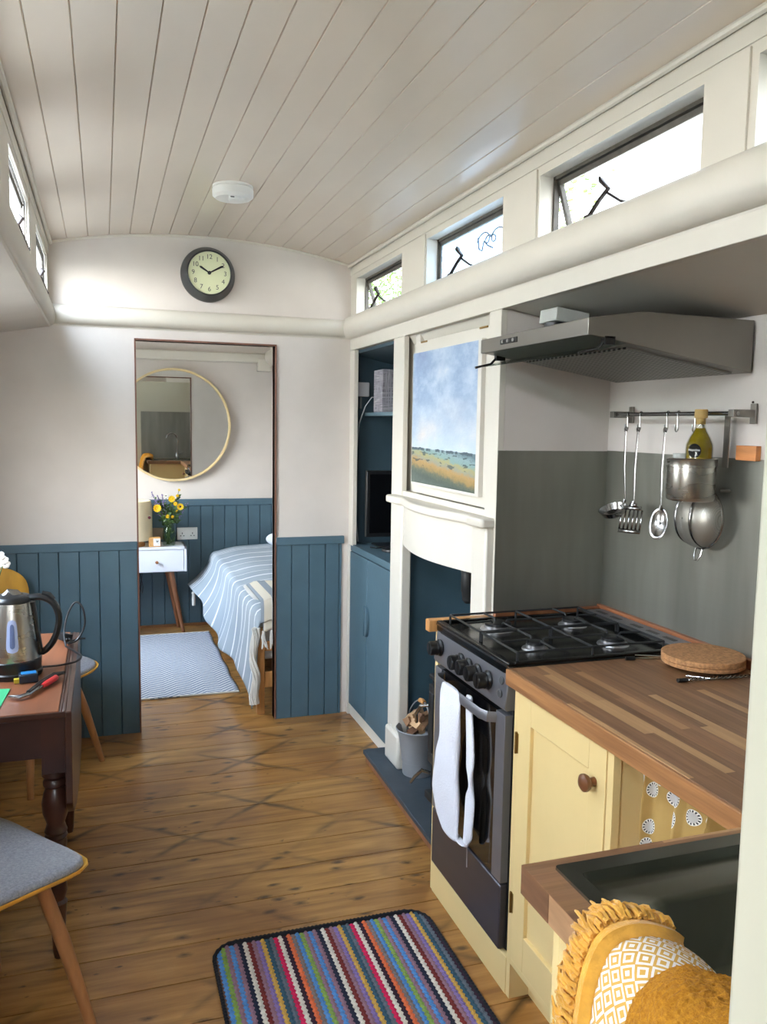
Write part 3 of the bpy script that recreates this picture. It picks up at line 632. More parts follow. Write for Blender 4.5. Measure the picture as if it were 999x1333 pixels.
# --- stove
t = thing('wood_burning_stove', 'small black cast-iron wood stove half hidden beside the cooker', 'stove', (1.32, 2.65, .055))
bx('body', (1.16, 1.50, 2.48, 2.83, .14, .575), BLACKM, t, bevel=.008)
bx('top_plate', (1.15, 1.51, 2.47, 2.84, .575, .59), BLACKM, t, bevel=.004)
bx('base_tray', (1.13, 1.48, 2.50, 2.81, .12, .15), BLACKM, t, bevel=.004)
for x, y in ((1.18, 2.81), (1.18, 2.50), (1.46, 2.81), (1.46, 2.50)): bx('leg', (x - .012, x + .012, y - .012, y + .012, .055, .125), BLACKM, t)
d = bxs('stove_door', [(1.140, 1.16, 2.50, 2.815, .26, .30), (1.140, 1.16, 2.50, 2.815, .53, .56), (1.140, 1.16, 2.50, 2.54, .30, .53), (1.140, 1.16, 2.775, 2.815, .30, .53)], BLACKM, t, bevel=.004)
bx('glass', (1.150, 1.156, 2.54, 2.775, .30, .53), BLACKG, d)
bm = new(); cyl(bm, (1.45, 2.66, .59), (1.45, 2.66, 1.19), .06); lathe(bm, [(.07, 0), (.07, .03), (.062, .035)], (1.45, 2.66, .59)); obj('flue_pipe', bm, BLACKM, t)
bx('flue_collar', (1.165, 1.23, 2.70, 2.80, .59, .64), BLACKM, t, bevel=.006)
bm = new(); tube(bm, [(1.135, 2.80, .48), (1.11, 2.815, .475), (1.10, 2.835, .44), (1.108, 2.85, .40)], [.006, .008, .007, .006], 8); obj('door_handle', bm, CHROME, d)
bm = new(); tube(bm, [(1.14, 2.78, .225), (1.11, 2.79, .235), (1.095, 2.82, .20), (1.09, 2.85, .165)], [.006, .008, .007, .006], 8); obj('air_lever', bm, CHROME, t)
bm = new(); cyl(bm, (1.158, 2.70, .17), (1.145, 2.70, .17), .012); obj('air_knob', bm, CHROME, t)
# fireside tool hanging at the right jamb
t = thing('fireside_tool', 'black ribbed cylindrical holder hanging inside the fireplace opening', 'fire tool', (1.265, 2.76, .86))
bm = new(); lathe(bm, [(.012, .86), (.022, .872), (.024, .90), (.027, .905), (.027, .985), (.024, .99), (.024, 1.19)], (1.285, 2.80, 0), seg=16); lathe(bm, [(.0285, .975), (.0285, .985)], (1.285, 2.80, 0), seg=16); obj('holder', bm, BLACKM, t)
# --- log bucket and logs
BC = (1.238, 3.165)
t = thing('log_bucket', 'grey metal bucket with a wooden-gripped handle holding kindling', 'bucket', (BC[0], BC[1], .055))
bm = new(); lathe(bm, [(.062, .0), (.064, .004), (.064, .055), (.067, .058), (.070, .11), (.088, .185), (.092, .19), (.095, .197), (.092, .200), (.086, .19), (.066, .06), (.058, .006)], (BC[0], BC[1], .055), seg=40, cap=True); obj('pail', bm, GREYP, t)
bm = new(); lathe(bm, [(.0775, .148), (.080, .151), (.0785, .154)], (BC[0], BC[1], .055), seg=40, cap=False); obj('bead', bm, GREYP, t)
ha = math.radians(100); hd = Vector((math.cos(ha), math.sin(ha), 0)); hc = Vector((BC[0], BC[1], .245))
bm = new(); hp = []
for i in range(17):
    a = PI * i / 16; hp.append(hc + hd * (.093 * math.cos(a)) + Vector((.012 * math.sin(a), -.01 * math.sin(a), .125 * math.sin(a))))
tube(bm, hp, .0028, 8); obj('bail_handle', bm, GREYP, t)
bm = new(); tube(bm, [hp[7] , hp[8], hp[9]], [.0095, .011, .0095], 12); obj('grip', bm, OAK, t)
KIN = [plain('kindling_wood_%s' % k, c, .8, var=.12, bump=.3, bs=60) for k, c in (('pale', '#C09C76'), ('brown', '#8E6A4C'), ('dark', '#6A4A36'))]
rnd = random.Random(3)
dirs = ['pale split stick poking out at the bucket rim', 'brown split stick lying across the bucket']
KL = ['pale split log end facing out at the front of the bucket', 'brown split log leaning on the left of the bucket rim', 'dark-barked stick at the back of the heaped bucket', 'square pale kindling block low at the front rim', 'long brown stick on top of the heap', 'short pale stick beside the stove handle', 'dark split piece down in the middle of the bucket', 'tan wedge piece at the right of the heap', 'brown stick crossing behind the pale block', 'thin pale stick at the top right of the heap', 'reddish piece at the left back of the heap', 'stubby pale piece tucked under the long brown stick']
for i in range(12):
    a = rnd.uniform(0, 2 * PI); r = rnd.uniform(.0, .045); lv = i // 4
    c = Vector((BC[0] + math.cos(a) * r * (1 - lv * .25), BC[1] + math.sin(a) * r * (1 - lv * .25), .250 + lv * .024 + rnd.uniform(0, .008)))
    t = thing('kindling_stick', KL[i] , 'firewood', c, 0, 'kindling heaped in the log bucket')
    L = rnd.uniform(.036, .046); wd = rnd.uniform(.013, .019); bm = new()
    prism(bm, [(-wd, -wd * .6), (wd, -wd * .8), (wd * .8, wd * .7), (-wd * .5, wd)], 'y', -L, L)
    M = Matrix.Rotation(rnd.uniform(-.5, .9) - .6, 4, 'Z') @ Matrix.Rotation(rnd.uniform(-.35, .35), 4, 'X') @ Matrix.Rotation(rnd.uniform(0, 3), 4, 'Y')
    bmesh.ops.transform(bm, matrix=M, verts=bm.verts); obj('wood', bm, KIN[i % 3], t, bevel=.001, local=True)
# --- built-in cupboard under the television
t = thing('built_in_cupboard', 'teal built-in double cupboard under the television alcove', 'cupboard', (1.4, 3.77, .05))
bx('carcass', (FX + .020, BR - .03, 3.455, 4.095, .055, .87), TEAL, t)
bx('cupboard_top', (FX + .004, BR - .03, 3.452, 4.10, .872, .905), TEAL, t, bevel=.002)
for a, b, h in ((3.795, 4.085, 3.835), (3.452, 3.79, 3.752)):
    d = bx('door', (FX + .002, FX + .019, a, b, .06, .868), TEAL, t, bevel=.002)
    bm = new()
    sg = 1 if h > 3.79 else -1; hh = 3.7925 + sg * .012
    pts = []
    for i in range(13):
        q = -PI / 2 + PI * i / 12; pts.append((3.7925 + sg * (.010 + .036 * math.cos(q)), .565 + .075 * math.sin(q)))
    pts = [(3.7925 + sg * .008, .49)] + pts + [(3.7925 + sg * .008, .64)]
    prism(bm, pts, 'x', FX - .012, FX + .003); obj('handle', bm, TEAL, d, bevel=.004)
bx('alcove_shelf', (FX + .075, BR - .03, 3.452, 4.105, 1.562, 1.580), plain('shelf_teal', '#5A7480', .5), t, bevel=.002)
# television
t = thing('television', 'dark flat television standing on the teal cupboard top', 'television', (1.5, 3.95, .905))
b_ = bx('bezel', (1.245, 1.60, 3.955, 3.985, .955, 1.29), BLACKP, t, bevel=.004)
bx('screen', (1.262, 1.59, 3.953, 3.956, .975, 1.272), BLACKG, t)
bx('stand', (1.30, 1.55, 3.90, 4.04, .906, .915), BLACKP, t, bevel=.003); bx('stand_neck', (1.42, 1.47, 3.96, 3.98, .912, .96), BLACKP, t)
bm = new(); tube(bm, [(1.26, 3.93, .909), (1.28, 3.89, .909), (1.32, 3.90, .909), (1.36, 3.86, .909), (1.42, 3.84, .909)], .003, 6); tag(obj('television_cable', bm, BLACKP), 'black cable curling in front of the television', 'cable')
t = thing('remote_puck', 'small round black gadget on the teal cupboard top', 'gadget', (1.33, 3.80, .905)); bm = new(); lathe(bm, [(.05, 0), (.052, .004), (.05, .012), (.03, .015)], (1.33, 3.80, .905)); obj('body', bm, BLACKP, t)
t = thing('fabric_box', 'grey woven fabric box on the alcove shelf', 'box', (1.45, 3.9, 1.58)); bx('box_body', (1.287, 1.56, 3.86, 3.995, 1.5802, 1.787), FABOX, t, bevel=.004)
bm = new(); cyl(bm, (1.385, 3.857, 1.745), (1.385, 3.861, 1.745), .009, seg=16); obj('round_button', bm, WHITEP, t)
t = thing('router_box', 'small white plastic box fixed high on the alcove side wall', 'router', (1.26, 4.10, 1.69)); bx('casing', (1.223, 1.292, 4.075, 4.108, 1.660, 1.732), plain('pale_grey_plastic', '#B9BBBF', .4), t, bevel=.006, seg=3); bx('mounting_strip', (1.247, 1.257, 4.095, 4.108, 1.600, 1.66), plain('grey_strip', '#6F7478', .5), t)
bm = new(); tube(bm, [(1.30, 3.99, 1.655), (1.28, 4.0, 1.655), (1.255, 4.03, 1.61), (1.236, 4.07, 1.52), (1.23, 4.09, 1.35), (1.226, 4.09, 1.10), (1.235, 4.06, .92)], .0026, 6); tag(obj('white_cable', bm, plain('cable_grey_white', '#9FA4A8', .5)), 'thin pale cable looping from the fabric box down the alcove wall', 'cable')

# --- cooker
t = thing('gas_cooker', 'grey freestanding gas cooker with black hob and five knobs', 'cooker', (1.29, 2.15, 0))
CY0, CY1 = 1.900, 2.395
bx('body', (1.012, 1.585, CY0 + .004, CY1 - .004, .10, .87), BLACKP, t, bevel=.003)
bm = new(); prism(bm, [(.990, .775), (.985, .785), (.997, .888), (1.004, .894), (1.02, .894), (1.02, .775)], 'y', CY0, CY1); cp = obj('control_panel', bm, STEELG, t, bevel=.003)
def pslope(z): return .985 + (z - .785) * (.012 / .103)
M0 = lambda z: pslope(z) - .0015
bm = new(); prism(bm, [(pslope(.872) - .0012, .872), (pslope(.888) - .0012, .888), (pslope(.888) + .003, .888), (pslope(.872) + .003, .872)], 'y', 1.925, 2.365); obj('display_strip', bm, BLACKG, cp)
for y in (2.325, 2.12, 2.065, 2.0, 1.945):
    bm = new(); cyl(bm, (pslope(.880) - .002, y, .880), (pslope(.88), y, .880), .0035, seg=10); obj('indicator_dot', bm, WHITEP, cp)
for y in (2.352, 2.190, 2.135, 2.075, 2.008):
    bm = new(); x0 = pslope(.829); lathe(bm, [(.026, 0), (.027, -.005), (.022, -.010), (.0235, -.016), (.0215, -.020), (.0225, -.034), (.020, -.039), (.001, -.039)], (x0, y, .829), 'x', 20); box(bm, x0 - .040, x0 - .03, y - .004, y + .004, .812, .846); obj('knob', bm, plain('black_knob', '#0B0B0D', .3, var=0), cp)
for z in (.850, .815):
    bm = new(); lathe(bm, [(.011, 0), (.0115, -.003), (.009, -.005)], (pslope(z), 1.932, z), 'x', 16); obj('button', bm, DGREY, cp)
# oven door
dr = bxs('oven_door', [(.990, 1.012, CY0 + .004, CY0 + .058, .297, .762), (.990, 1.012, CY1 - .050, CY1 - .004, .297, .762), (1.0105, 1.012, CY0 + .05, CY1 - .045, .297, .762)], STEELG, t, bevel=.003)
bx('door_glass', (.994, 1.010, CY0 + .058, CY1 - .050, .297, .762), BLACKG, dr)
bx('inner_window', (.9935, .995, CY0 + .11, CY1 - .10, .36, .66), plain('oven_window_dark', '#15120F', .12), dr)
bm = new(); hp = [(.990, 2.330, .742), (.968, 2.322, .744), (.958, 2.29, .745), (.952, 2.14, .747), (.956, 1.99, .745), (.966, 1.962, .744), (.990, 1.955, .742)]
tube(bm, hp, .012, 10, flat=(.3, 1.25)); hdl = obj('handle', bm, STEELG, dr)
bx('lower_drawer', (.990, 1.012, CY0 + .004, CY1 - .004, .108, .291), STEELD, t, bevel=.004)
# hob
hob = bm = new(); box(bm, .992, 1.590, CY0, CY1, .872, .898); o = obj('hob_tray', bm, ENAMEL, t, bevel=.006, seg=3)
bxs('hob_rim', [(.992, 1.012, CY0, CY1, .896, .906), (1.50, 1.59, CY0, CY1, .896, .912), (1.012, 1.5, CY0, CY0 + .014, .896, .906), (1.012, 1.5, CY1 - .014, CY1, .896, .906)], ENAMEL, t, bevel=.003)
bx('front_trim_strip', (.990, .996, CY0 + .002, CY1 - .002, .893, .899), CHROME, t)
v = bx('rear_vent', (1.515, 1.585, CY0 + .02, CY1 - .02, .911, .914), STEELG, t)
for y in (1.95, 2.03, 2.11, 2.22, 2.30): bx('vent_slot', (1.545, 1.560, y, y + .05, .9135, .915), BLACKP, v)
for x, y, r in ((1.145, 2.27, .042), (1.40, 2.255, .034), (1.145, 2.035, .026), (1.39, 2.02, .034)):
    bm = new(); lathe(bm, [(r + .012, .898), (r + .010, .902), (r, .904), (r, .911), (r - .003, .912), (.002, .912)], (x, y, 0), seg=36); bn = obj('burner', bm, SILV, t)
    bm = new(); lathe(bm, [(r - .004, .912), (r - .001, .913), (r - .001, .919), (r - .005, .921), (.001, .921)], (x, y, 0), seg=36); obj('burner_cap', bm, BLACKP, bn)
for ya, yb in ((CY0 + .022, 2.142), (2.152, CY1 - .022)):
    bm = new(); r = .0034; z = .925; xa, xb = 1.03, 1.49; ym = (ya + yb) / 2
    tube(bm, [(xa, ya, z), (xb, ya, z), (xb, yb, z), (xa, yb, z), (xa, ya, z)], r, 6)
    xm = (xa + xb) / 2; tube(bm, [(xm, ya, z), (xm, yb, z)], r, 6)
    for cx in (1.145, 1.395):
        for dx, dy in ((-.028, 0), (.028, 0), (0, -.03), (0, .03)):
            e = (xa if cx < xm else xm) if dx < 0 else ((xm if cx < xm else xb) if dx > 0 else cx)
            if dy == 0: tube(bm, [(e, ym, z), (cx + dx, ym, z + .002), (cx + dx * .8, ym, z - .004)], r, 6)
            else: tube(bm, [(cx, ya if dy < 0 else yb, z), (cx, ym + dy, z + .002), (cx, ym + dy * .8, z - .004)], r, 6)
    for x in (xa, xm, xb):
        for y in (ya, yb): tube(bm, [(x, y, z), (x, y, .897)], r * 1.1, 6)
    obj('pan_support', bm, BLACKM, t)
# cream infill panel, plinth and end block
t = thing('cooker_end_panel', 'narrow cream side panel standing between the cooker and the fireplace', 'panel', (1.1, 2.41, 0)); bx('side_board', (1.0, 1.19, 2.398, 2.418, 0, .868), YEL, t, bevel=.001); bx('plinth_board', (.998, 1.014, 1.872, 2.40, 0, .104), YEL, t, bevel=.001)
t = thing('wood_end_block', 'oak end strip beside the cooker hob, its end grain facing the room', 'wooden block', (.98, 2.41, .87)); bx('block', (.968, 1.198, 2.398, 2.43, .868, .906), OAK, t, bevel=.003)
t = thing('hob_back_trim', 'reddish wood beading around the back of the hob and worktop', 'wood trim', (1.6, 2.0, .905))
bxs('beading', [(1.592, 1.6085, 1.20, 2.418, .897, .922), (1.20, 1.592, 2.400, 2.4175, .897, .916)], TRIMW, t, bevel=.002)
# tea towel over the oven handle
t = thing('tea_towel', 'white tea towel hanging folded over the oven door handle', 'towel', (.95, 2.27, .30))
def prof1(v, K):
    for (v0, a0), (v1, a1) in zip(K, K[1:]):
        if v <= v1: f = (v - v0) / (v1 - v0); f = f * f * (3 - 2 * f); return a0 + (a1 - a0) * f
    return K[-1][1]
def ttow(u, v):
    z = .766 - v * .45
    yl = prof1(v, ((0, 2.232), (.08, 2.245), (.36, 2.238), (.52, 2.262), (.78, 2.292), (.9, 2.262), (1, 2.20))); yr = prof1(v, ((0, 2.115), (.08, 2.105), (.5, 2.112), (.8, 2.10), (1, 2.10)))
    c = (yl + yr) / 2; hw = (yl - yr) / 2; a = 2 * PI * u; th = .008 + .011 * math.sin(v * 2.9) + .002 * math.sin(v * 15 + a)
    return (.950 + th * math.sin(a), c + hw * math.copysign(abs(math.cos(a)) ** .7, math.cos(a)), z)
bm = new(); skin(bm, [[Vector(ttow(i / 28, j / 30)) for i in range(28)] for j in range(31)]); obj('front_fold', bm, WHITEC, t, subsurf=1)
def ttow2(u, v):
    z = .765 - v * .452
    yl = prof1(v, ((0, 2.10), (.45, 2.088), (.56, 2.060), (.66, 2.088), (1, 2.095))); yr = prof1(v, ((0, 2.065), (.4, 2.04), (.54, 2.052), (.66, 2.03), (.9, 2.04), (1, 2.075)))
    c = (yl + yr) / 2; hw = (yl - yr) / 2; a = 2 * PI * u; return (.968 + .008 * math.sin(a), c + hw * math.cos(a), z)
bm = new(); skin(bm, [[Vector(ttow2(i / 16, j / 30)) for i in range(16)] for j in range(31)])
skin(bm, [[Vector((.955 + .012 * math.sin(a), 2.13 + q + .03 * math.cos(a), .335 - .02 * abs(q) * 10)) for a in [2 * PI * i / 12 for i in range(12)]] for q in (-.05, -.02, .02)])
obj('back_fold', bm, WHITEC, t, subsurf=1)
bm = new(); tube(bm, [(.960, 2.06, .36), (.958, 2.05, .33), (.960, 2.052, .27)], .0007, 4); obj('loose_thread', bm, WHITEC, t)
# --- base cabinet with panelled door
t = thing('base_cabinet', 'pale yellow panelled base cabinet with a round dark wood knob', 'cabinet', (1.3, 1.65, 0))
bxs('carcass', [(1.0202, 1.58, 1.432, 1.448, .10, .848), (1.0, 1.58, 1.852, 1.872, 0, .848), (1.02, 1.58, 1.448, 1.852, .10, .12)], YEL, t, bevel=.001)
bxs('face_frame', [(1.0, 1.02, 1.430, 1.452, .10, .850), (1.0, 1.02, 1.452, 1.852, .845, .850), (1.0, 1.02, 1.452, 1.852, .10, .118)], YEL, t, bevel=.001)
bx('plinth', (1.058, 1.07, 1.0, 1.852, 0, .10), YEL, t)
d = bxs('door', [(.998, 1.018, 1.455, 1.520, .120, .842), (.998, 1.018, 1.783, 1.849, .120, .842), (.998, 1.018, 1.520, 1.783, .775, .842), (.998, 1.018, 1.520, 1.783, .120, .215)], YEL, t, bevel=.0015)
bx('door_panel', (1.008, 1.016, 1.515, 1.79, .205, .785), YEL, d)
bm = new(); lathe(bm, [(.010, 0), (.009, -.008), (.008, -.012), (.016, -.017), (.0195, -.023), (.019, -.029), (.012, -.034), (.001, -.0355)], (.998, 1.495, .757), 'x', 24); obj('knob', bm, KNOBW, d)
for z in (.71, .275):
    bm = new(); cyl(bm, (.995, 1.8505, z - .028), (.995, 1.8505, z + .028), .0035, seg=10); box(bm, .9965, .999, 1.842, 1.859, z - .026, z + .026); obj('hinge', bm, BRASS, d)
# curtain
def curt(u, v):
    y = 1.425 - u * .42; a = u * 34 + 1.1 * math.sin(u * 9 + .5) + .3 * math.sin(v * 3 + u * 12); amp = .008 + .022 * min(1, v * 7) * (.55 + .45 * math.sin(u * 23 + 1)) + .004 * math.sin(u * 90) * max(0, 1 - v * 9)
    return (1.062 + amp * math.sin(a) + .004 * math.sin(a * 2.3 + v * 4), y + .009 * math.cos(a), .846 - v * .72)
bm = new(); sheet(bm, curt, 200, 24, uv=lambda a, b: (a * 11, b * 12)); tag(obj('cupboard_curtain', bm, CURT, solid=.0015), 'mustard gathered curtain printed with white daisies under the worktop', 'curtain')
# worktop
WT = .893
t = thing('worktop', 'long butcher-block worktop beside the cooker', 'worktop', (1.3, 1.4, .85))
bxs('wood_slab', [(.992, 1.607, 1.022, CY0 - .002, WT - .042, WT)], BLOCKY, t, bevel=.002)
bx('front_lipping', (.984, .9925, 1.022, CY0 - .002, WT - .042, WT - .0003), EDGEW, t, bevel=.002)
# cork mats and trivet
for i, (z, L) in enumerate(((.905, 'lower round cork mat resting on the wire trivet'), (.916, 'upper round cork mat of the pair on the worktop'))):
    t = thing('cork_mat', L, 'cork mat', (1.50, 1.770, z), 0, 'round cork mats on the worktop'); bm = new(); lathe(bm, [(.104, 0), (.106, .0015), (.106, .009 if i == 0 else .013), (.104, .0105 if i == 0 else .0145), (.001, .0105 if i == 0 else .0145)], (1.50, 1.770 + .001 * i, z), seg=64); obj('disc', bm, CORK, t)
t = thing('wire_trivet', 'dark twisted wire trivet with rubber-tipped ends under the cork mats', 'trivet', (1.48, 1.74, WT)); bm = new()
for sh in (.0, .007):
    pts = [(1.37 + .26 * i / 40, 1.672 - .02 * i / 40 + .004 * math.sin(i * 1.6 + sh * 450), WT + .0055 + .003 * math.cos(i * 1.6 + sh * 450)) for i in range(41)]; tube(bm, pts, .002, 6)
tube(bm, [(1.39, 1.70, WT + .006), (1.43, 1.66, WT + .007), (1.55, 1.74, WT + .006), (1.46, 1.86, WT + .006), (1.38, 1.90, WT + .006)], .0022, 6)
tube(bm, [(1.36, 1.872, WT + .006), (1.42, 1.852, WT + .006), (1.59, 1.80, WT + .006)], .0022, 6)
obj('twisted_wire', bm, CHROME, t)
for p, q in (((1.345, 1.674), (1.372, 1.672)), ((1.335, 1.878), (1.36, 1.872))):
    bm = new(); cyl(bm, (p[0], p[1], WT + .0055), (q[0], q[1], WT + .0055), .0052, seg=10); obj('rubber_tip', bm, BLACKP, t)
# --- sink peninsula
t = thing('sink_cabinet', 'pale yellow cabinet carrying the sink counter in the near corner', 'cabinet', (.8, .75, 0))
bxs('carcass', [(.592, 1.05, .955, .972, 0, .85), (.592, .608, .455, .955, 0, .85), (.608, 1.05, .455, .47, 0, .85)], YEL, t, bevel=.0015)
t = thing('sink_counter', 'dark wooden counter around the sink in the near corner', 'worktop', (.8, .75, .85))
SX0, SX1, SY0, SY1 = .560, 1.605, .455, 1.012; HX0, HX1, HY0, HY1 = .618, 1.22, .53, .972
bxs('wood_slab', [(SX0, SX1, HY1, SY1, WT - .042, WT), (SX0, HX0, SY0, HY1, WT - .042, WT), (HX0, SX1, SY0, HY0, WT - .042, WT), (HX1, SX1, HY0, HY1, WT - .042, WT)], BLOCKX, t)
bm = new()
for y in [SY0 + .002 + .0795 * i for i in range(7)]: box(bm, SX0 - .0006, SX0 + .002, y, y + .077, WT - .042, WT - .0005, mi=(0, 1, 0, 2, 0, 1, 2)[int((y - SY0) / .079) % 7])
obj('end_staves', bm, [plain('stave_dark', '#553A2A', .5, var=.2, vs=10, stretch=(1, 1, 6)), plain('stave_pale', '#A07A58', .5, var=.12, vs=10, stretch=(1, 1, 6)), plain('stave_mid', '#6A4A34', .5, var=.2, vs=10, stretch=(1, 1, 6))], t)
t = thing('kitchen_sink', 'dark steel inset sink with stepped rim in the near counter', 'sink', (.9, .75, WT))
def rect(x0, x1, y0, y1, r, z, n=6):
    P = []
    for cx, cy, a0 in ((x1 - r, y1 - r, 0), (x0 + r, y1 - r, PI / 2), (x0 + r, y0 + r, PI), (x1 - r, y0 + r, 3 * PI / 2)):
        for i in range(n + 1): P.append(Vector((cx + r * math.cos(a0 + PI / 2 * i / n), cy + r * math.sin(a0 + PI / 2 * i / n), z)))
    return P
bm = new()
skin(bm, [rect(.600, 1.25, .50, .990, .006, WT + .0005), rect(.6005, 1.2495, .5005, .9895, .006, WT + .0045), rect(.626, 1.22, .53, .962, .008, WT + .004), rect(.629, 1.217, .533, .959, .012, WT - .010), rect(.634, 1.212, .538, .938, .02, WT - .012), rect(.655, 1.195, .545, .915, .06, WT - .016), rect(.664, 1.185, .552, .905, .07, WT - .03), rect(.672, 1.178, .56, .895, .08, WT - .13), rect(.70, 1.15, .59, .865, .09, WT - .155)], cap=False)
vs = [bm.verts.new(p) for p in rect(.70, 1.15, .59, .865, .09, WT - .155)]; bm.faces.new(vs)
bmesh.ops.remove_doubles(bm, verts=bm.verts, dist=1e-5); obj('basin', bm, SINKM, t, angle=50)
bm = new(); lathe(bm, [(.035, .0), (.034, .003), (.02, .002), (.001, .001)], (.90, .72, WT - .1545)); obj('drain', bm, CHROME, t)
t = thing('mixer_tap', 'chrome swan-neck kitchen tap behind the sink', 'tap', (.98, .515, WT)); bm = new()
lathe(bm, [(.026, .0005), (.026, .012), (.021, .016), (.020, .07), (.014, .08)], (.98, .50, WT)); sp = [(.98, .50, WT + .07), (.98, .50, WT + .27)] + [(.98 - .075 + .075 * math.cos(a), .50 + .03 * (1 - math.cos(a)), WT + .27 + .085 * math.sin(a)) for a in [PI * i / 12 * .95 for i in range(1, 13)]]
tube(bm, sp, .010, 12); obj('spout', bm, CHROME, t)
bm = new(); tube(bm, [(.995, .50, WT + .05), (1.03, .50, WT + .075), (1.05, .50, WT + .09)], .006, 8); obj('lever', bm, CHROME, t)
# mustard hand towel draped over the corner of the counter
t = thing('hand_towel', 'mustard fringed hand towel with a white diamond band, draped over the sink edge', 'towel', (.53, .65, .70))
TP = [(.642, .80), (.642, .85), (.640, .890), (.628, .912), (.606, .923), (.580, .928), (.552, .922), (.536, .902), (.522, .87), (.512, .82), (.506, .76), (.500, .68), (.496, .58)]
def tprof(s):
    q = s * (len(TP) - 1); i = min(int(q), len(TP) - 2); f = q - i
    def g(k): return Vector(TP[max(0, min(len(TP) - 1, k))])
    p0, p1, p2, p3 = g(i - 1), g(i), g(i + 1), g(i + 2)
    return 0.5 * ((2 * p1) + (-p0 + p2) * f + (2 * p0 - 5 * p1 + 4 * p2 - p3) * f * f + (-p0 + 3 * p1 - 3 * p2 + p3) * f ** 3)
def tnorm(s):
    d = tprof(min(1, s + .02)) - tprof(max(0, s - .02)); d.normalize(); return Vector((d.y, -d.x)) * (1 if (Vector((d.y, -d.x)) @ Vector((-.7, .7))) > 0 else -1)
def tow(s, y, off):
    p = tprof(s) + tnorm(s) * off; return (p.x, y, p.y)
yF = .838
def edge(s): return yF - .010 * math.sin(s * 9) - .012 * s
bm = new(); sheet(bm, lambda u, v: tow(.0 + u, edge(u) - .052 - .028 * v, .004 + .010 * math.sin(PI * min(1, v * 1.3)) + .0015 * math.sin(v * 40)), 60, 10); obj('corded_border', bm, MUST, t, solid=.006)
bm = new(); sheet(bm, lambda u, v: tow(u, edge(u) - .080 - .062 * v, .006 + .003 * math.sin(v * PI)), 60, 10, uv=lambda a, b: (a * 16, b * 2.5)); obj('diamond_band', bm, TOWP, t, solid=.006)
def terry(u, v):
    o = .008 + .020 * min(1, v * 5) ** .6 + .012 * v; s = u
    y = edge(u) - .138 - .30 * v
    n = noise.noise(Vector((u * 60, v * 60, 0))) * .0035 + noise.noise(Vector((u * 9, v * 6, 3))) * .006
    return tow(s, y, o + n)
bm = new(); sheet(bm, terry, 200, 120); obj('terry_body', bm, TERRY, t, solid=.008, soff=-1)
bm = new(); rf = random.Random(5)
for i in range(420):
    s = i / 420 + rf.uniform(-.002, .002); s = max(0, min(1, s)); y0 = edge(s) - .054; L = rf.uniform(.036, .050); o = .004 + rf.uniform(0, .012); a = rf.uniform(-.020, .020); pts = []
    for k in range(6):
        f = k / 5; pts.append(tow(max(0, min(1, s + a * f * f + .004 * math.sin(f * 7 + i))), y0 + L * f, o + .004 * math.sin(f * 5 + i * 1.7) + .006 * f * (1 - f) * 4 - .006 * f))
    tube(bm, pts, [.0028, .003, .0028, .0026, .0024, .0012], 5)
obj('fringe', bm, MUST, t)

# --- extractor hood
t = thing('extractor_hood', 'brushed steel extractor hood with an open glass visor above the cooker', 'cooker hood', (1.35, 2.07, 1.67))
HY0_, HY1_ = 1.768, 2.370
bm = new(); prism(bm, [(1.108, 1.742), (1.108, 1.783), (1.262, 1.806), (1.60, 1.803), (1.60, 1.668), (1.22, 1.727), (1.12, 1.742)], 'y', HY0_, HY1_); obj('casing', bm, HOODM, t, bevel=.002)
bm = new(); M = Matrix.Translation((1.41, 2.07, 1.698)) @ Matrix.Rotation(math.atan2(.059, .38), 4, 'Y')
box(bm, -.165, .165, -.26, .26, -.006, .001, M=M); obj('grease_filter', bm, FILT, t)
bm = new(); box(bm, 1.106, 1.109, 2.13, 2.235, 1.757, 1.772); cpn = obj('switch_panel', bm, BLACKP, t, bevel=.001)
for y in (2.15, 2.182, 2.214):
    bm = new(); cyl(bm, (1.107, y, 1.7645), (1.102, y, 1.7645), .005, seg=12); obj('switch', bm, SILV, cpn)
bm = new(); prism(bm, [(1.225, 1.728), (1.092, 1.697), (1.092, 1.700), (1.225, 1.731)], 'y', HY0_ + .005, HY1_ - .005); obj('glass_visor', bm, VISOR, t)
for y in (HY0_ + .008, HY1_ - .008):
    bm = new(); tube(bm, [(1.088, y, 1.698), (1.14, y, 1.711), (1.165, y, 1.737), (1.21, y, 1.733)], .004, 6); box(bm, 1.155, 1.185, y - .008, y + .008, 1.722, 1.742); obj('visor_arm', bm, BLACKP, t)
t = thing('junction_box', 'small grey-white electrical box between the hood and the niche top', 'junction box', (1.32, 2.25, 1.83)); bm = new()
M = Matrix.Translation((1.31, 2.225, 1.843)) @ Matrix.Rotation(.12, 4, 'Y'); box(bm, -.055, .055, -.05, .05, -.020, .020, M=M); obj('casing', bm, plain('grey_white_plastic', '#B5B7B2', .5), t, bevel=.003)
bm = new(); cyl(bm, (1.27, 2.21, 1.806), (1.27, 2.21, 1.826), .03); obj('rubber_grommet', bm, BLACKP, t)
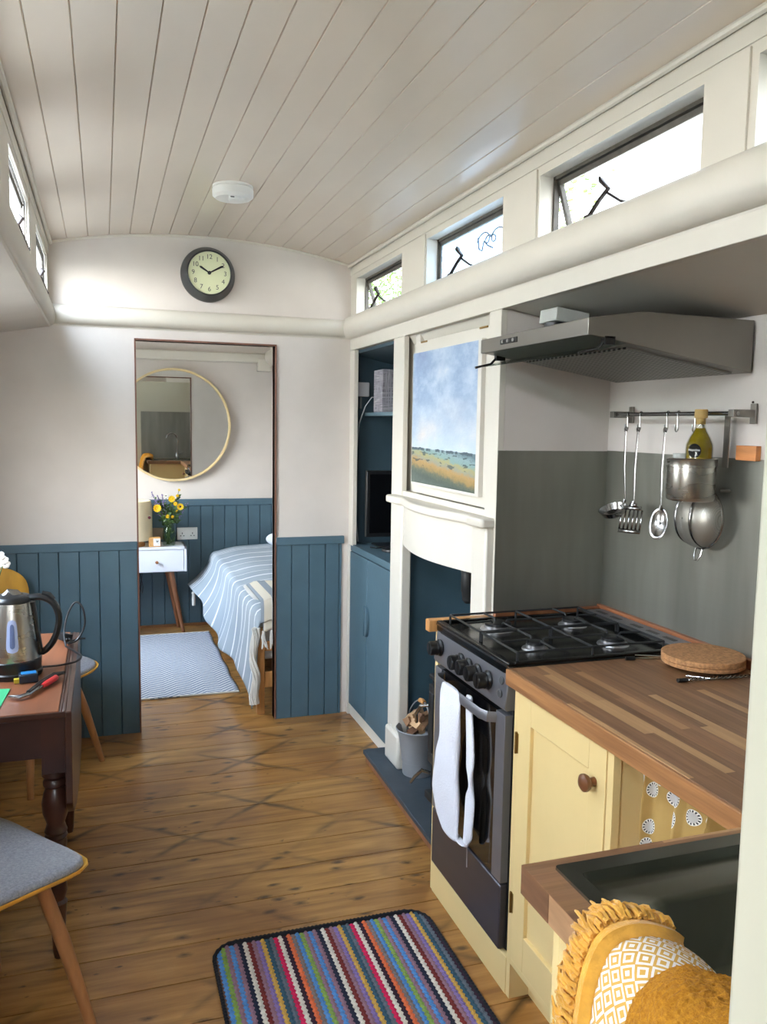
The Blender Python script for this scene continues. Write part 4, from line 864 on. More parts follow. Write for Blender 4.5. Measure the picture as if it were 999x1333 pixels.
# --- utensil rail
RXX, RZ = 1.545, 1.563
t = thing('utensil_rail', 'steel utensil rail fixed to the wall above the worktop', 'rail', (1.57, 2.03, RZ)); bm = new(); cyl(bm, (RXX, 1.745, RZ), (RXX, 2.300, RZ), .006, seg=14); obj('bar', bm, CHROME, t)
for y in (2.285, 1.755): bxs('bracket', [(1.535, 1.607, y - .008, y + .008, RZ - .010, RZ + .010), (1.600, 1.607, y - .010, y + .010, RZ - .026, RZ + .026), (1.530, 1.537, y - .010, y + .010, RZ - .010, RZ + .010)], HOODM, t, bevel=.001)
HK = [('hook_a', 2.215, 'S-hook at the far end of the rail, holding the ladle'), ('b', 2.152, 'S-hook holding the slotted turner'), ('c', 2.025, 'S-hook holding the serving spoon'), ('d', 1.978, 'empty S-hook between the spoon and the utensil pot'), ('e', 1.905, 'S-hook beside the olive oil bottle')]
s0 = thing('s_hook', HK[0][2], 'hook', (RXX, HK[0][1], RZ), 0, 'S-hooks on the utensil rail'); bm = new()
pts = [(.008, 0, -.006)] + [(.0085 * math.cos(a), 0, .0085 * math.sin(a)) for a in [i * PI / 8 for i in range(0, 9)]]
pts += [(-.0085, -.001, -.012), (-.008, -.002, -.035)] + [(-.018 + .0100 * math.cos(a), -.003, -.040 - .010 * math.sin(a)) for a in [i * PI / 8 for i in range(0, 9)]] + [(-.029, -.003, -.030)]
tube(bm, pts, .0018, 7); obj('wire', bm, CHROME, s0, local=True)
s0.rotation_euler = (0, 0, .5)
for _, y, L in HK[1:]: c = copy_tree(s0); c.location = (RXX, y, RZ); c['label'] = L
def hang(i): return Vector((RXX - .014, HK[i][1] - .008, RZ - .048))
# ladle
UX = RXX - .018
def handle(bm, top, bot, w=.0048):
    tube(bm, [top, top.lerp(bot, .5) + Vector((-.004, 0, 0)), bot], [w * .9, w, w * .75], 8, flat=(1, .35))
    lathe(bm, [(.0085, -.001), (.0085, .001)], top + Vector((0, 0, .002)), 'x', 14)
h = hang(0); t = thing('soup_ladle', 'steel ladle hanging nearest the far corner of the rail', 'ladle', h)
bm = new(); handle(bm, h, Vector((UX + .01, h.y - .003, 1.30))); tube(bm, [(UX + .01, h.y - .003, 1.30), (UX + .006, h.y, 1.285), (UX - .002, h.y + .004, 1.278)], [.005, .0045, .005], 8); obj('handle', bm, CHROME, t)
bm = new(); lathe(bm, [(.043, 0), (.044, .002), (.0425, .002), (.034, -.016), (.018, -.025), (.001, -.027)], (UX - .036, h.y - .008, 1.272), Vector((-.42, -.12, 1)), 32, cap=False); obj('bowl', bm, CHROME, t, solid=.001)
# turner
h = hang(1); t = thing('slotted_turner', 'steel slotted turner hanging second along the rail', 'turner', h)
bm = new(); handle(bm, h, Vector((UX, h.y, 1.30))); tube(bm, [(UX, h.y, 1.30), (UX - .004, h.y, 1.285)], [.0045, .006], 8); obj('handle', bm, CHROME, t)
bm = new(); zt, zb = 1.290, 1.205
def tb(y0, y1, z0, z1):
    xa = UX - .004 - (zt - z0) * .28; xb_ = UX - .004 - (zt - z1) * .28
    for vv in [[(xa, y0, z0), (xa, y1, z0), (xb_, y1, z1), (xb_, y0, z1)]]:
        bm.faces.new([bm.verts.new(p) for p in vv])
yc = h.y; n = 5; W_ = .070
tb(yc - W_ / 2, yc + W_ / 2, zb, zb + .012); tb(yc - W_ / 2 * .8, yc + W_ / 2 * .8, zt - .016, zt - .004); tb(yc - .012, yc + .012, zt - .005, zt + .006)
for i in range(n + 1):
    y = yc - W_ / 2 + (W_ - .006) * i / n; tb(y, y + .006, zb + .011, zt - .015)
bmesh.ops.transform(bm, matrix=Matrix.Translation((UX, h.y, 0)) @ Matrix.Rotation(.55, 4, 'Z') @ Matrix.Translation((-UX, -h.y, 0)), verts=bm.verts); obj('slotted_blade', bm, CHROME, t, solid=.0014)
# spoon
h = hang(2); t = thing('serving_spoon', 'steel serving spoon hanging just left of the utensil pot', 'spoon', h)
bm = new(); handle(bm, h, Vector((UX + .002, h.y, 1.30))); tube(bm, [(UX + .002, h.y, 1.30), (UX, h.y, 1.285)], [.0045, .005], 8); obj('handle', bm, CHROME, t)
def spo(u, v):
    a = 2 * PI * u; r = v; yy = .027 * r * math.cos(a); zz = .046 * r * math.sin(a); dd = .012 * (1 - r * r); return (UX - .006 + dd - zz * -.25, h.y + yy, 1.248 + zz)
bm = new(); sheet(bm, lambda u, v: spo(u, max(v, .02)), 28, 6); bmesh.ops.remove_doubles(bm, verts=bm.verts, dist=1e-5); bmesh.ops.transform(bm, matrix=Matrix.Translation((UX, h.y, 0)) @ Matrix.Rotation(.5, 4, 'Z') @ Matrix.Translation((-UX, -h.y, 0)), verts=bm.verts); obj('bowl', bm, CHROME, t, solid=.0012)
# sieve
SY, SZ = 1.900, 1.276
t = thing('wire_sieve', 'round wire mesh sieve hanging upside behind the utensil pot', 'sieve', (1.56, SY, SZ))
R_ = .085
def dome(u, v):
    a = 2 * PI * u; q = v * PI / 2; return (1.575 - .062 * math.cos(q), SY + R_ * math.sin(q) * math.cos(a), SZ + R_ * math.sin(q) * math.sin(a))
bm = new(); sheet(bm, lambda u, v: dome(u, max(v, .02)), 40, 12); bmesh.ops.remove_doubles(bm, verts=bm.verts, dist=1e-5); obj('mesh_bowl', bm, SIEVEM, t)
bm = new(); tube(bm, [(1.576, SY + R_ * math.cos(2 * PI * i / 40), SZ + R_ * math.sin(2 * PI * i / 40)) for i in range(41)], .004, 8, cap=False); obj('rim', bm, CHROME, t)
for off in (-.028, .036):
    bm = new(); pts = []
    for i in range(21):
        a = -PI / 2 + PI * i / 20; r = math.sqrt(max(0, R_ ** 2 - off ** 2)); zz = r * math.sin(a); yy = off; d2 = min(1, (yy * yy + zz * zz) / R_ ** 2); pts.append((1.575 - .064 * math.sqrt(1 - d2) - .001, SY + yy, SZ + zz))
    tube(bm, pts, .0045, 6, flat=(1, .3)); obj('strap', bm, CHROME, t)
bm = new(); tube(bm, [(1.576, SY + .012, SZ - R_ + .002), (1.570, SY + .012, SZ - R_ - .02), (1.566, SY + .005, SZ - R_ - .034), (1.566, SY - .006, SZ - R_ - .034), (1.570, SY - .013, SZ - R_ - .02), (1.576, SY - .013, SZ - R_ + .002)], .0026, 7); obj('rest_loop', bm, CHROME, t)
bm = new(); tube(bm, [(1.576, SY, SZ + R_), (1.578, SY - .002, SZ + R_ + .12), (1.566, SY, RZ - .03), (1.552, SY, RZ - .02)], .0045, 7, flat=(1, .5)); obj('handle', bm, CHROME, t)
# utensil pot
PX, PY = 1.512, 1.872
t = thing('utensil_pot', 'brushed steel pot hooked on the utensil rail', 'pot', (PX, PY, 1.325)); PR = .063
bm = new(); lathe(bm, [(PR - .010, 0), (PR - .003, .002), (PR, .008), (PR, .092), (PR + .0025, .093), (PR + .0025, .112), (PR + .004, .1145), (PR, .116), (PR - .002, .114), (PR - .002, .010), (.001, .006)], (PX, PY, 1.327), seg=56); obj('pot_body', bm, STEELB, t)
bx('hanging_strap', (PX + PR - .002, PX + PR + .001, PY - .066, PY - .046, 1.42, RZ + .006), HOODM, t)
bm = new(); tube(bm, [(PX + PR - .005, PY - .045, 1.357), (1.60, PY - .050, 1.357)], .005, 8); obj('spacer', bm, HOODM, t)
t = thing('olive_oil_bottle', 'olive oil bottle with a cork stopper standing in the steel pot', 'bottle', (PX + .004, PY - .022, 1.335)); bc = (PX + .004, PY - .0225, 1.334)
bm = new(); lathe(bm, [(.030, 0), (.035, .004), (.036, .010), (.036, .135), (.035, .147), (.027, .166), (.017, .184), (.0135, .194), (.0135, .215), (.015, .217)], bc, seg=8 * 5, cap=False); obj('glass_body', bm, BOTG, t)
bm = new(); lathe(bm, [(.028, .003), (.033, .008), (.034, .134), (.033, .146), (.025, .165), (.0155, .182), (.0125, .190), (.001, .190)], bc, seg=40); obj('oil', bm, OILM, t)
bm = new(); lathe(bm, [(.0125, .200), (.0125, .216), (.0165, .217), (.017, .219), (.017, .238), (.0155, .240), (.001, .240)], bc, seg=24); obj('cork_stopper', bm, plain('cork_stopper_tan', '#B99A5E', .6), t)
la = math.atan2(-bc[1], -bc[0]) - .35; M = Matrix.Translation((bc[0], bc[1], bc[2])) @ Matrix.Rotation(la, 4, 'Z')
bm = new(); g = []
for i in range(25):
    a = 2 * PI * i / 24; yy = .017 * math.cos(a); zz = .130 + .019 * math.sin(a); g.append(M @ Vector((math.sqrt(.0368 ** 2 - yy * yy), yy, zz)))
f_ = bm.faces.new([bm.verts.new(p) for p in g[:24]]); lb = obj('black_label', bm, plain('matt_black_label', '#121212', .9), t, flatshade=True)
tm = text('x', 'Napolina', .0085, M @ Matrix.Translation((.0374, 0, .132)) @ Matrix.Rotation(PI / 2, 4, 'Z') @ Matrix.Rotation(PI / 2, 4, 'X'), WHITEP, None, .0002); obj('label_text', tm, WHITEP, lb)
t = thing('drinking_glass', 'clear ribbed tumbler sitting in the steel pot beside the bottle', 'glass', (PX - .012, PY + .030, 1.34)); bm = new(); lathe(bm, [(.016, 0), (.020, .003), (.0235, .118), (.022, .118), (.018, .006), (.001, .005)], (PX - .006, PY + .0345, 1.336), seg=28); obj('tumbler', bm, plain('cloudy_glass', '#B9BBB8', .25, var=.05, bump=.3, bs=120), t)
t = thing('wooden_wall_block', 'small square wooden block fixed to the wall right of the rail', 'wooden block', (1.6, 1.765, 1.46)); bx('block', (1.592, 1.6085, 1.727, 1.799, 1.441, 1.480), PINK, t, bevel=.001)
t = thing('wall_screw', 'tiny dark screw in the niche wall above the wooden block', 'screw', (1.608, 1.77, 1.59)); bm = new(); cyl(bm, (1.606, 1.765, 1.593), (1.609, 1.765, 1.593), .003, seg=10); obj('screw_head', bm, DARKM, t)

# ================================================================== CEILING AND END WALL THINGS
t = thing('smoke_alarm', 'round white smoke alarm on the boarded ceiling', 'smoke alarm', (.475, 3.22, cz(.475))); c = (.475, 3.215, cz(.475) + .002)
bm = new(); lathe(bm, [(.074, 0), (.075, -.010), (.070, -.0115), (.070, -.0145), (.076, -.017), (.075, -.040), (.064, -.049), (.001, -.051)], c, seg=48); bd = obj('alarm_body', bm, WHITEP, t)
bm = new(); lathe(bm, [(.030, -.049), (.030, -.056), (.026, -.060), (.001, -.061)], (c[0] + .012, c[1] - .012, c[2]), seg=28); obj('test_button', bm, WHITEP, t)
bx('paper_label', (c[0] - .022, c[0] + .008, c[1] - .050, c[1] - .046, c[2] - .060, c[2] - .046), WHITEP, t); bx('label_print', (c[0] - .016, c[0] - .002, c[1] - .0506, c[1] - .0498, c[2] - .055, c[2] - .051), DGREY, t)
# clock
CX, CZ = .487, 2.214
t = thing('wall_clock', 'black round wall clock with cream dial reading ten past ten', 'clock', (CX, YE, CZ))
bm = new(); lathe(bm, [(.118, 0), (.127, -.006), (.128, -.014), (.124, -.030), (.106, -.072), (.1035, -.080), (.101, -.082), (.098, -.078), (.0975, -.070)], (CX, YE - .001, CZ), 'y', 64, cap=False); obj('case', bm, BLACKC, t)
bm = new(); lathe(bm, [(.098, -.0715), (.001, -.0715)], (CX, YE, CZ), 'y', 64, cap=False); dial = obj('dial', bm, DIAL, t)
yd = YE - .0725; Rx = Matrix.Rotation(PI / 2, 4, 'X'); bm = new()
for h in range(1, 13):
    a = h * PI / 6; merge(bm, text('n', str(h), .030, Matrix.Translation((CX + .074 * math.sin(a), yd, CZ + .074 * math.cos(a) - .001)) @ Rx, BLACKP, None, .0003))
obj('numerals', bm, DGREY, dial)
def handm(ang, L, w):
    M = Matrix.Translation((CX, yd - .002, CZ)) @ Matrix.Rotation(ang, 4, 'Y'); bm = new(); v = [bm.verts.new(M @ Vector(p)) for p in ((-w * .55, 0, -.0), (w * .55, 0, -.0), (w, 0, L * .85), (0, 0, L), (-w, 0, L * .85))]; bm.faces.new(v); return bm
obj('hour_hand', handm(math.radians(302), .054, .005), BLACKP, t, solid=.001); obj('minute_hand', handm(math.radians(61), .076, .0045), BLACKP, t, solid=.001)
bm = new(); lathe(bm, [(.0085, 0), (.0085, -.004), (.003, -.005), (.003, 0)], (CX, yd, CZ), 'y', 24); obj('hand_boss', bm, BLACKP, t)

# ================================================================== STRIPED RUG
RC = dict(k='#15161E', br='#6B5148', bl='#4E86C4', gr='#7F9C4A', mv='#8C6A78', nv='#1B2036', wh='#D5CFC2', dr='#6E2420', pu='#7F6CA6', ye='#C79E4A', te='#2F5263', sl='#5C6470', cr='#C2184E', pl='#2E1426', og='#D66A3E', gy='#776A68')
PER = 'nv wh dr mv pu ye te sl cr wh pl og gy bl gr mv bl mv'.split()
SEQ = 'br bl gr mv bl mv'.split() + PER * 2 + 'nv wh dr mv pu ye te sl pl'.split()
names = list(RC); mats = [plain('rug_yarn_' + k, RC[k], .95, var=.12, vs=80, bump=.5, bs=300) for k in names]
RX0_, RX1_, RY0_, RY1_ = .268, .930, 1.20, 2.305; RRad = .075
t = thing('striped_rug', 'crocheted rug with lengthwise multicoloured stripes and a black border', 'rug', ((RX0_ + RX1_) / 2, (RY0_ + RY1_) / 2, 0))
bm = new(); ns = len(SEQ); sw = (RX1_ - RX0_) / ns; cell = .0165; SX = 3; NYc = int((RY1_ - RY0_) / cell); SYn = 4
def inr(x, y, m=0.0):
    x0, x1, y0, y1 = RX0_ + m, RX1_ - m, RY0_ + m, RY1_ - m
    if not (x0 <= x <= x1 and y0 <= y <= y1): return False
    r = RRad - m; cx = min(max(x, x0 + r), x1 - r); cy = min(max(y, y0 + r), y1 - r); return (x - cx) ** 2 + (y - cy) ** 2 <= r * r + 1e-9
grid = {}
for i in range(ns * SX + 1):
    for j in range(NYc * SYn + 1):
        st = i / SX; ph = (int(st) % 2) * .5; fy = j / SYn; u = st - int(st)
        x = RX0_ + sw * st + .0022 * math.sin(2 * PI * fy) ; y = RY0_ + cell * fy
        b = math.sqrt(abs(math.sin(PI * (fy + ph)))) * (math.sin(PI * u) if i % SX else 0)
        if inr(x, y, .004): grid[(i, j)] = bm.verts.new((x, y, .0055 + .0055 * b))
for i in range(ns * SX):
    for j in range(NYc * SYn):
        q = [grid.get(k) for k in ((i, j), (i + 1, j), (i + 1, j + 1), (i, j + 1))]
        if all(q): f = bm.faces.new(q); f.material_index = names.index(SEQ[min(i // SX, ns - 1)])
obj('crochet_stripes', bm, mats, t, angle=80)
def rr(m, z):
    return rect(RX0_ + m, RX1_ - m, RY0_ + m, RY1_ - m, RRad - m, z, 10)
bm = new(); base = [bm.verts.new(p) for p in rr(.004, .003)]; bm.faces.new(base)
L = rr(.003, .0065); P = []
for a, b in zip(L, L[1:] + L[:1]):
    n = max(1, int((b - a).length / .006))
    for i in range(n): P.append(a.lerp(b, i / n))
P.append(P[0]); tube(bm, [p + Vector((0, 0, .0012 * (i % 2))) for i, p in enumerate(P)], [.0052 + .0012 * (i % 2) for i in range(len(P))], 6); obj('black_border', bm, mats[0], t)

# ================================================================== TABLE
t = thing('drop_leaf_table', 'old dark wooden drop-leaf table with turned legs', 'table', (-.35, 2.78, 0))
TY0, TY1, TX0, TX1, TZ = 2.330, 3.222, -.60, -.108, .740
bm = new(); box(bm, TX0, TX1 - .018, TY0, TY1, TZ - .018, TZ); obj('table_top', bm, TOPWOOD, t, bevel=.003)
bxs('moulded_edge', [(TX1 - .018, TX1 - .010, TY0, TY1, TZ - .018, TZ - .003), (TX1 - .010, TX1, TY0, TY1, TZ - .018, TZ - .001), (TX0, TX1, TY0 - .004, TY0 + .002, TZ - .018, TZ - .002)], DKWOOD, t, bevel=.0025)
bm = new(); poly = [(TY0 - .002, TZ - .003), (TY0 - .002, .478), (TY0 + .02, .455), (TY0 + .12, .40), (TY0 + .30, .345), (TY0 + .55, .30), (TY1 - .12, .30), (TY1, .32), (TY1, TZ - .003)]
prism(bm, poly, 'x', -.113, -.094); bmesh.ops.transform(bm, matrix=Matrix.Translation((-.1, 0, TZ)) @ Matrix.Rotation(math.radians(.4), 4, 'Y') @ Matrix.Translation((.1, 0, -TZ)), verts=bm.verts); obj('hanging_leaf', bm, DKWOOD, t, bevel=.003)
bxs('apron', [(TX0 + .03, -.175, TY0 + .035, TY0 + .055, .600, TZ - .018), (TX0 + .03, -.175, TY1 - .055, TY1 - .035, .600, TZ - .018), (-.160, -.145, TY0 + .06, TY1 - .06, .600, TZ - .018), (TX0 + .03, TX0 + .045, TY0 + .06, TY1 - .06, .600, TZ - .018)], plain('shadowy_dark_wood', '#38201A', .35, var=.2), t)
LEGP = [(.013, 0), (.017, .02), (.020, .10), (.024, .155), (.026, .165), (.020, .175), (.023, .185), (.027, .20), (.024, .235), (.018, .255), (.022, .262), (.018, .27), (.022, .30), (.028, .33), (.029, .345), (.027, .355), (.031, .362), (.028, .370), (.031, .377), (.028, .385), (.024, .40), (.034, .43), (.036, .46), (.030, .49), (.024, .505), (.031, .512), (.031, .522), (.026, .53), (.034, .54), (.033, .555)]
for x, y in ((-.145, TY0 + .065), (-.145, TY1 - .065), (TX0 + .06, TY0 + .065), (TX0 + .06, TY1 - .065)):
    bm = new(); lathe(bm, LEGP, (x, y, 0), seg=24); box(bm, x - .030, x + .030, y - .030, y + .030, .553, TZ - .018); obj('leg', bm, DKWOOD if x > -.3 else DKWOOD, t)
# ================================================================== CHAIRS
def outline(a, sx=.222, sy=.222, p=5.0):
    c, s = math.cos(a), math.sin(a); r = (abs(c / sx) ** p + abs(s / sy) ** p) ** (-1 / p); x, y = r * c, r * s
    x *= 1 + .10 * (y / sy) * .6; return x, y
def make_chair(loc, rz, label):
    t = thing('shell_chair', label, 'chair', loc, rz, None); N = 56
    def rg(k, z, dz=0.0, sag=0.012):
        P = []
        for i in range(N):
            x, y = outline(2 * PI * i / N); q = (abs(x) / .2) ** 2; P.append(Vector((x * k, y * k, z + dz + .010 * q * k * k - (.010 if y > 0 else -.006) * (y / .2) ** 2 * k)))
        return P
    bm = new(); skin(bm, [rg(.02, .414), rg(.5, .416), rg(.85, .424), rg(.97, .436), rg(1.0, .445), rg(.998, .449), rg(.95, .444), rg(.9, .44), rg(.02, .436)]); obj('seat_shell', bm, OAKL, t, local=True, angle=60)
    bm = new(); skin(bm, [rg(.945, .440), rg(.960, .449), rg(.955, .457), rg(.925, .463), rg(.8, .467), rg(.55, .466), rg(.3, .464), rg(.02, .463)]); obj('seat_pad', bm, FELT, t, local=True, angle=80)
    for sx in (-1, 1):
        for sy in (1, -1):
            bm = new(); tube(bm, [(sx * .115, sy * .115, .425), (sx * .16, sy * .15, .25), (sx * .212, sy * .195, .0)], [.0165, .018, .0125], 16); obj('leg', bm, CHLEG, t, local=True)
    bm = new(); tube(bm, [(-.13, .115, .40), (.13, .115, .40)], .010, 8); tube(bm, [(-.13, -.115, .40), (.13, -.115, .40)], .010, 8); tube(bm, [(0, .12, .402), (0, -.12, .402)], .012, 8); obj('under_frame', bm, CHLEG, t, local=True)
    bm = new()
    def bk(sx): tube(bm, [(sx * .07, -.17, .43), (sx * .085, -.205, .56), (sx * .09, -.235, .74)], [.013, .012, .009], 10)
    bk(-1); bk(1); obj('back_posts', bm, CHLEG, t, local=True)
    bm = new()
    def bp(u, v):
        a = 2 * PI * u; x = .195 * v * math.copysign(abs(math.cos(a)) ** .8, math.cos(a)); z = .115 * v * math.copysign(abs(math.sin(a)) ** .8, math.sin(a)); return (x, -.250 + 1.6 * x * x - .18 * z, .755 + z)
    sheet(bm, lambda u, v: bp(u, max(v, .02)), 48, 8); bmesh.ops.remove_doubles(bm, verts=bm.verts, dist=1e-5); obj('backrest', bm, OAKL, t, local=True, solid=.012)
    return t
chA = make_chair((-.33, 2.086, 0), math.atan2(-.79, .61), 'near plywood chair with grey felt seat pad at the corner of the table')
chB = copy_tree(chA); chB.location = (-.315, 3.765, 0); chB.rotation_euler = (0, 0, math.atan2(-.76, -.64)); chB['label'] = 'far plywood chair with grey felt pad by the teal boarded wall'
chA['group'] = chB['group'] = 'plywood chairs around the table'
# ================================================================== ON THE TABLE
KX, KY = -.272, 2.715; KZ = TZ
t = thing('electric_kettle', 'brushed steel electric kettle with a black handle and water gauge', 'kettle', (KX, KY, KZ))
bm = new(); lathe(bm, [(.080, .0005), (.082, .006), (.082, .016), (.079, .020), (.079, .026), (.080, .030), (.081, .052), (.078, .056)], (KX, KY, KZ), seg=56); obj('power_base', bm, BLACKP, t)
bm = new(); lathe(bm, [(.0785, .054), (.079, .060), (.076, .090), (.066, .170), (.060, .215), (.058, .228), (.001, .228)], (KX, KY, KZ), seg=64); kb = obj('kettle_body', bm, STEELB, t)
bm = new(); lathe(bm, [(.057, .227), (.058, .232), (.054, .243), (.050, .246), (.030, .250), (.001, .251)], (KX, KY, KZ), seg=48); obj('lid', bm, BLACKP, t)
kd = math.radians(-8)  # handle direction
M = Matrix.Translation((KX, KY, KZ)) @ Matrix.Rotation(kd, 4, 'Z')
def K(x, y, z): return tuple(M @ Vector((x, y, z)))
bm = new(); tube(bm, spl([K(.045, 0, .238), K(.085, 0, .240), K(.118, 0, .222), K(.134, 0, .185), K(.132, 0, .145), K(.118, 0, .105), K(.098, 0, .078), K(.083, 0, .068)], 4), .0122, 12, flat=(1.25, .85)); tube(bm, [K(.060, 0, .225), K(.067, 0, .15), K(.080, 0, .062)], [.011, .013, .012], 10, flat=(1.2, .7)); obj('handle', bm, BLACKP, t)
bm = new(); tube(bm, [K(.088, 0, .252), K(.108, 0, .247), K(.122, 0, .232)], [.007, .008, .006], 8); obj('lid_switch', bm, BLACKP, t)
bm = new(); tube(bm, [K(-.05, -.02, .222), K(-.01, 0, .262), K(.012, -.008, .257), K(.026, -.01, .244)], .006, 8, flat=(2.2, .6)); obj('lid_finger_plate', bm, CHROME, t)
ga = math.atan2(-KY, -KX) - .03
def G(a, z, o=0.0): 
    R = .0792 - (z - .06) * .117; return (KX + math.cos(ga + a) * (R + o), KY + math.sin(ga + a) * (R + o), KZ + z)
def gauge(hw0, hw1, z0, z1, o, nm, mt, par):
    bm = new()
    def f(u, v):
        z = z0 + (z1 - z0) * v; wd = hw0 + (hw1 - hw0) * v; e = min(1, math.sqrt(max(0, 1 - (2 * v - 1) ** 8))); return G((2 * u - 1) * wd * e, z, o)
    sheet(bm, f, 10, 24); return obj(nm, bm, mt, par)
gp = gauge(.24, .19, .085, .185, .0012, 'water_gauge', plain('frosted_gauge', '#AEBBE0', .4), t); gauge(.10, .08, .098, .172, .002, 'gauge_scale', plain('gauge_blue_grey', '#5F6E9A', .4), gp)
bm = new(); tube(bm, spl([K(.078, .03, .012), K(.12, .06, .006), K(.165, .10, .006), K(.17, .16, .006), K(.14, .22, .006), K(.10, .28, .01)]), .0034, 8)
tube(bm, spl([K(.10, .28, .01), K(.09, .31, .05), K(.10, .33, .11), K(.125, .335, .15), K(.15, .33, .13), K(.155, .33, .07), K(.13, .32, .02), K(.10, .31, .012), K(.12, .36, .012), K(.15, .37, .012)]), .0034, 8); obj('power_cable', bm, BLACKP, t)
bm = new(); box(bm, -.018, .018, -.014, .020, 0, .026); box(bm, -.012, .012, .016, .036, .002, .02); box(bm, -.003, .003, -.030, -.012, .008, .014); box(bm, -.014, -.008, -.028, -.012, .004, .012)
bmesh.ops.transform(bm, matrix=Matrix.Translation((-.140, 3.075, TZ + .004)) @ Matrix.Rotation(.6, 4, 'Z') @ Matrix.Rotation(.3, 4, 'Y'), verts=bm.verts); obj('plug', bm, BLACKP, t, bevel=.004)
t = thing('tape_measure', 'black and blue tape measure in front of the kettle base', 'tape measure', (-.225, 2.63, TZ), .15)
bm = new(); lathe(bm, [(.020, 0), (.025, .004), (.026, .022), (.020, .027), (.001, .027)], (0, 0, 0), seg=8); box(bm, -.026, .026, -.024, .012, .001, .027); obj('case', bm, plain('navy_plastic', '#1C2533', .4), t, bevel=.005, local=True)
bm = new(); box(bm, -.020, .022, -.018, .010, .0268, .029); obj('blue_top', bm, BLUEP, t, bevel=.002, local=True); bm = new(); box(bm, -.040, -.026, -.016, .000, .002, .014); obj('tape_tip', bm, YELP, t, local=True)
t = thing('pliers_tool', 'dark metal hand tool with one red grip lying on the table', 'tool', (-.19, 2.56, TZ)); zt = TZ + .009
bm = new(); tube(bm, [(-.262, 2.470, zt), (-.235, 2.455, zt), (-.212, 2.470, zt + .002), (-.19, 2.52, zt + .004)], [.004, .009, .008, .007], 8, flat=(1, .6)); obj('jaw', bm, CHROME, t)
bm = new(); tube(bm, [(-.212, 2.478, zt + .003), (-.185, 2.555, zt + .006), (-.155, 2.625, zt + .006), (-.125, 2.650, zt + .004)], [.008, .008, .008, .005], 8); obj('dark_arm', bm, BLACKP, t)
bm = new(); tube(bm, [(-.195, 2.500, zt + .002), (-.175, 2.545, zt + .003)], .0035, 8); obj('steel_arm', bm, CHROME, t); bm = new(); tube(bm, [(-.180, 2.535, zt + .002), (-.172, 2.548, zt + .003), (-.147, 2.605, zt + .003), (-.143, 2.615, zt + .002)], [.006, .0085, .009, .004], 10); obj('red_grip', bm, REDP, t)
t = thing('green_card', 'bright green card lying at the left edge of the table', 'card', (-.30, 2.48, TZ)); bm = new(); prism(bm, [(-.34, 2.37), (-.279, 2.385), (-.268, 2.56), (-.34, 2.57)], 'z', TZ + .0008, TZ + .003); obj('card', bm, GREENC, t)
t = thing('white_flower_vase', 'small vase of white blossom at the left edge of the table', 'vase', (-.385, 3.10, TZ)); bm = new(); lathe(bm, [(.025, .001), (.030, .01), (.028, .10), (.018, .13), (.020, .14)], (-.385, 3.10, TZ), seg=24); obj('vase_body', bm, WHITEP, t)
bm = new(); rw = random.Random(9)
for cx, cy, c_z in ((-.332, 3.10, 1.034), (-.342, 3.095, 1.050), (-.350, 3.12, 1.02), (-.37, 3.08, 1.04), (-.328, 3.105, 1.022)):
    for k in range(6):
        a = k * PI / 3 + rw.random(); p = Vector((cx + .010 * math.cos(a), cy - .004, c_z + .010 * math.sin(a))); lathe(bm, [(.001, -.003), (.008, 0), (.001, .003)], p, (math.cos(a) * .3, -1, math.sin(a) * .3), 8)
bl = obj('blossom', bm, WFLO, t)
bm = new(); tube(bm, [(-.385, 3.10, .85), (-.37, 3.10, .95), (-.345, 3.10, 1.03)], .0025, 6); tube(bm, [(-.385, 3.10, .85), (-.36, 3.10, .94), (-.335, 3.10, 1.02)], .002, 6); obj('stem', bm, LEAF, t)

# ================================================================== BEDROOM
# mirror
MX, MZ, MR = .490, 1.493, .408; MT = Matrix.Translation((MX, YB - .035, MZ)) @ Matrix.Rotation(math.radians(.55), 4, 'X')
t = thing('round_mirror', 'large round mirror in a pale wooden ring frame', 'mirror', (MX, YB, MZ))
bm = new(); lathe(bm, [(MR, .018), (MR, -.022), (MR - .002, -.024), (MR - .013, -.024), (MR - .015, -.022), (MR - .017, .0), (MR - .017, .006)], (0, 0, 0), 'y', 96, cap=False); bmesh.ops.transform(bm, matrix=MT, verts=bm.verts); obj('ring_frame', bm, ASH, t)
bm = new(); vs = [bm.verts.new(((MR - .0165) * math.cos(2 * PI * i / 96), 0, (MR - .0165) * math.sin(2 * PI * i / 96))) for i in range(96)]; bm.faces.new(vs); bmesh.ops.transform(bm, matrix=MT, verts=bm.verts); obj('glass', bm, MIRR, t, flatshade=True)
# sockets
t = thing('double_socket', 'white double wall socket to the right of the flowers', 'socket', (.58, YB, .70)); bx('plate', (.506, .654, YB - .018, YB - .0085, .650, .740), WHITEP, t, bevel=.003)
bm = new()
for cx in (.543, .617):
    for dx, dz, a, b in ((0, .0, .003, .006), (-.011, -.018, .005, .003), (.011, -.018, .005, .003)): box(bm, cx + dx - a, cx + dx + a, YB - .0185, YB - .0178, .697 + dz - b, .697 + dz + b)
obj('pin_holes', bm, DGREY, t); bxs('switch', [(.560, .570, YB - .021, YB - .018, .712, .728), (.590, .600, YB - .021, YB - .018, .712, .728)], WHITEP, t, bevel=.001)
t = thing('brown_plate', 'dull beige square plate on the wall behind the flower vase', 'wall plate', (.37, YB, .70)); bx('plate', (.325, .410, YB - .018, YB - .0085, .655, .742), BEIGE, t, bevel=.003)
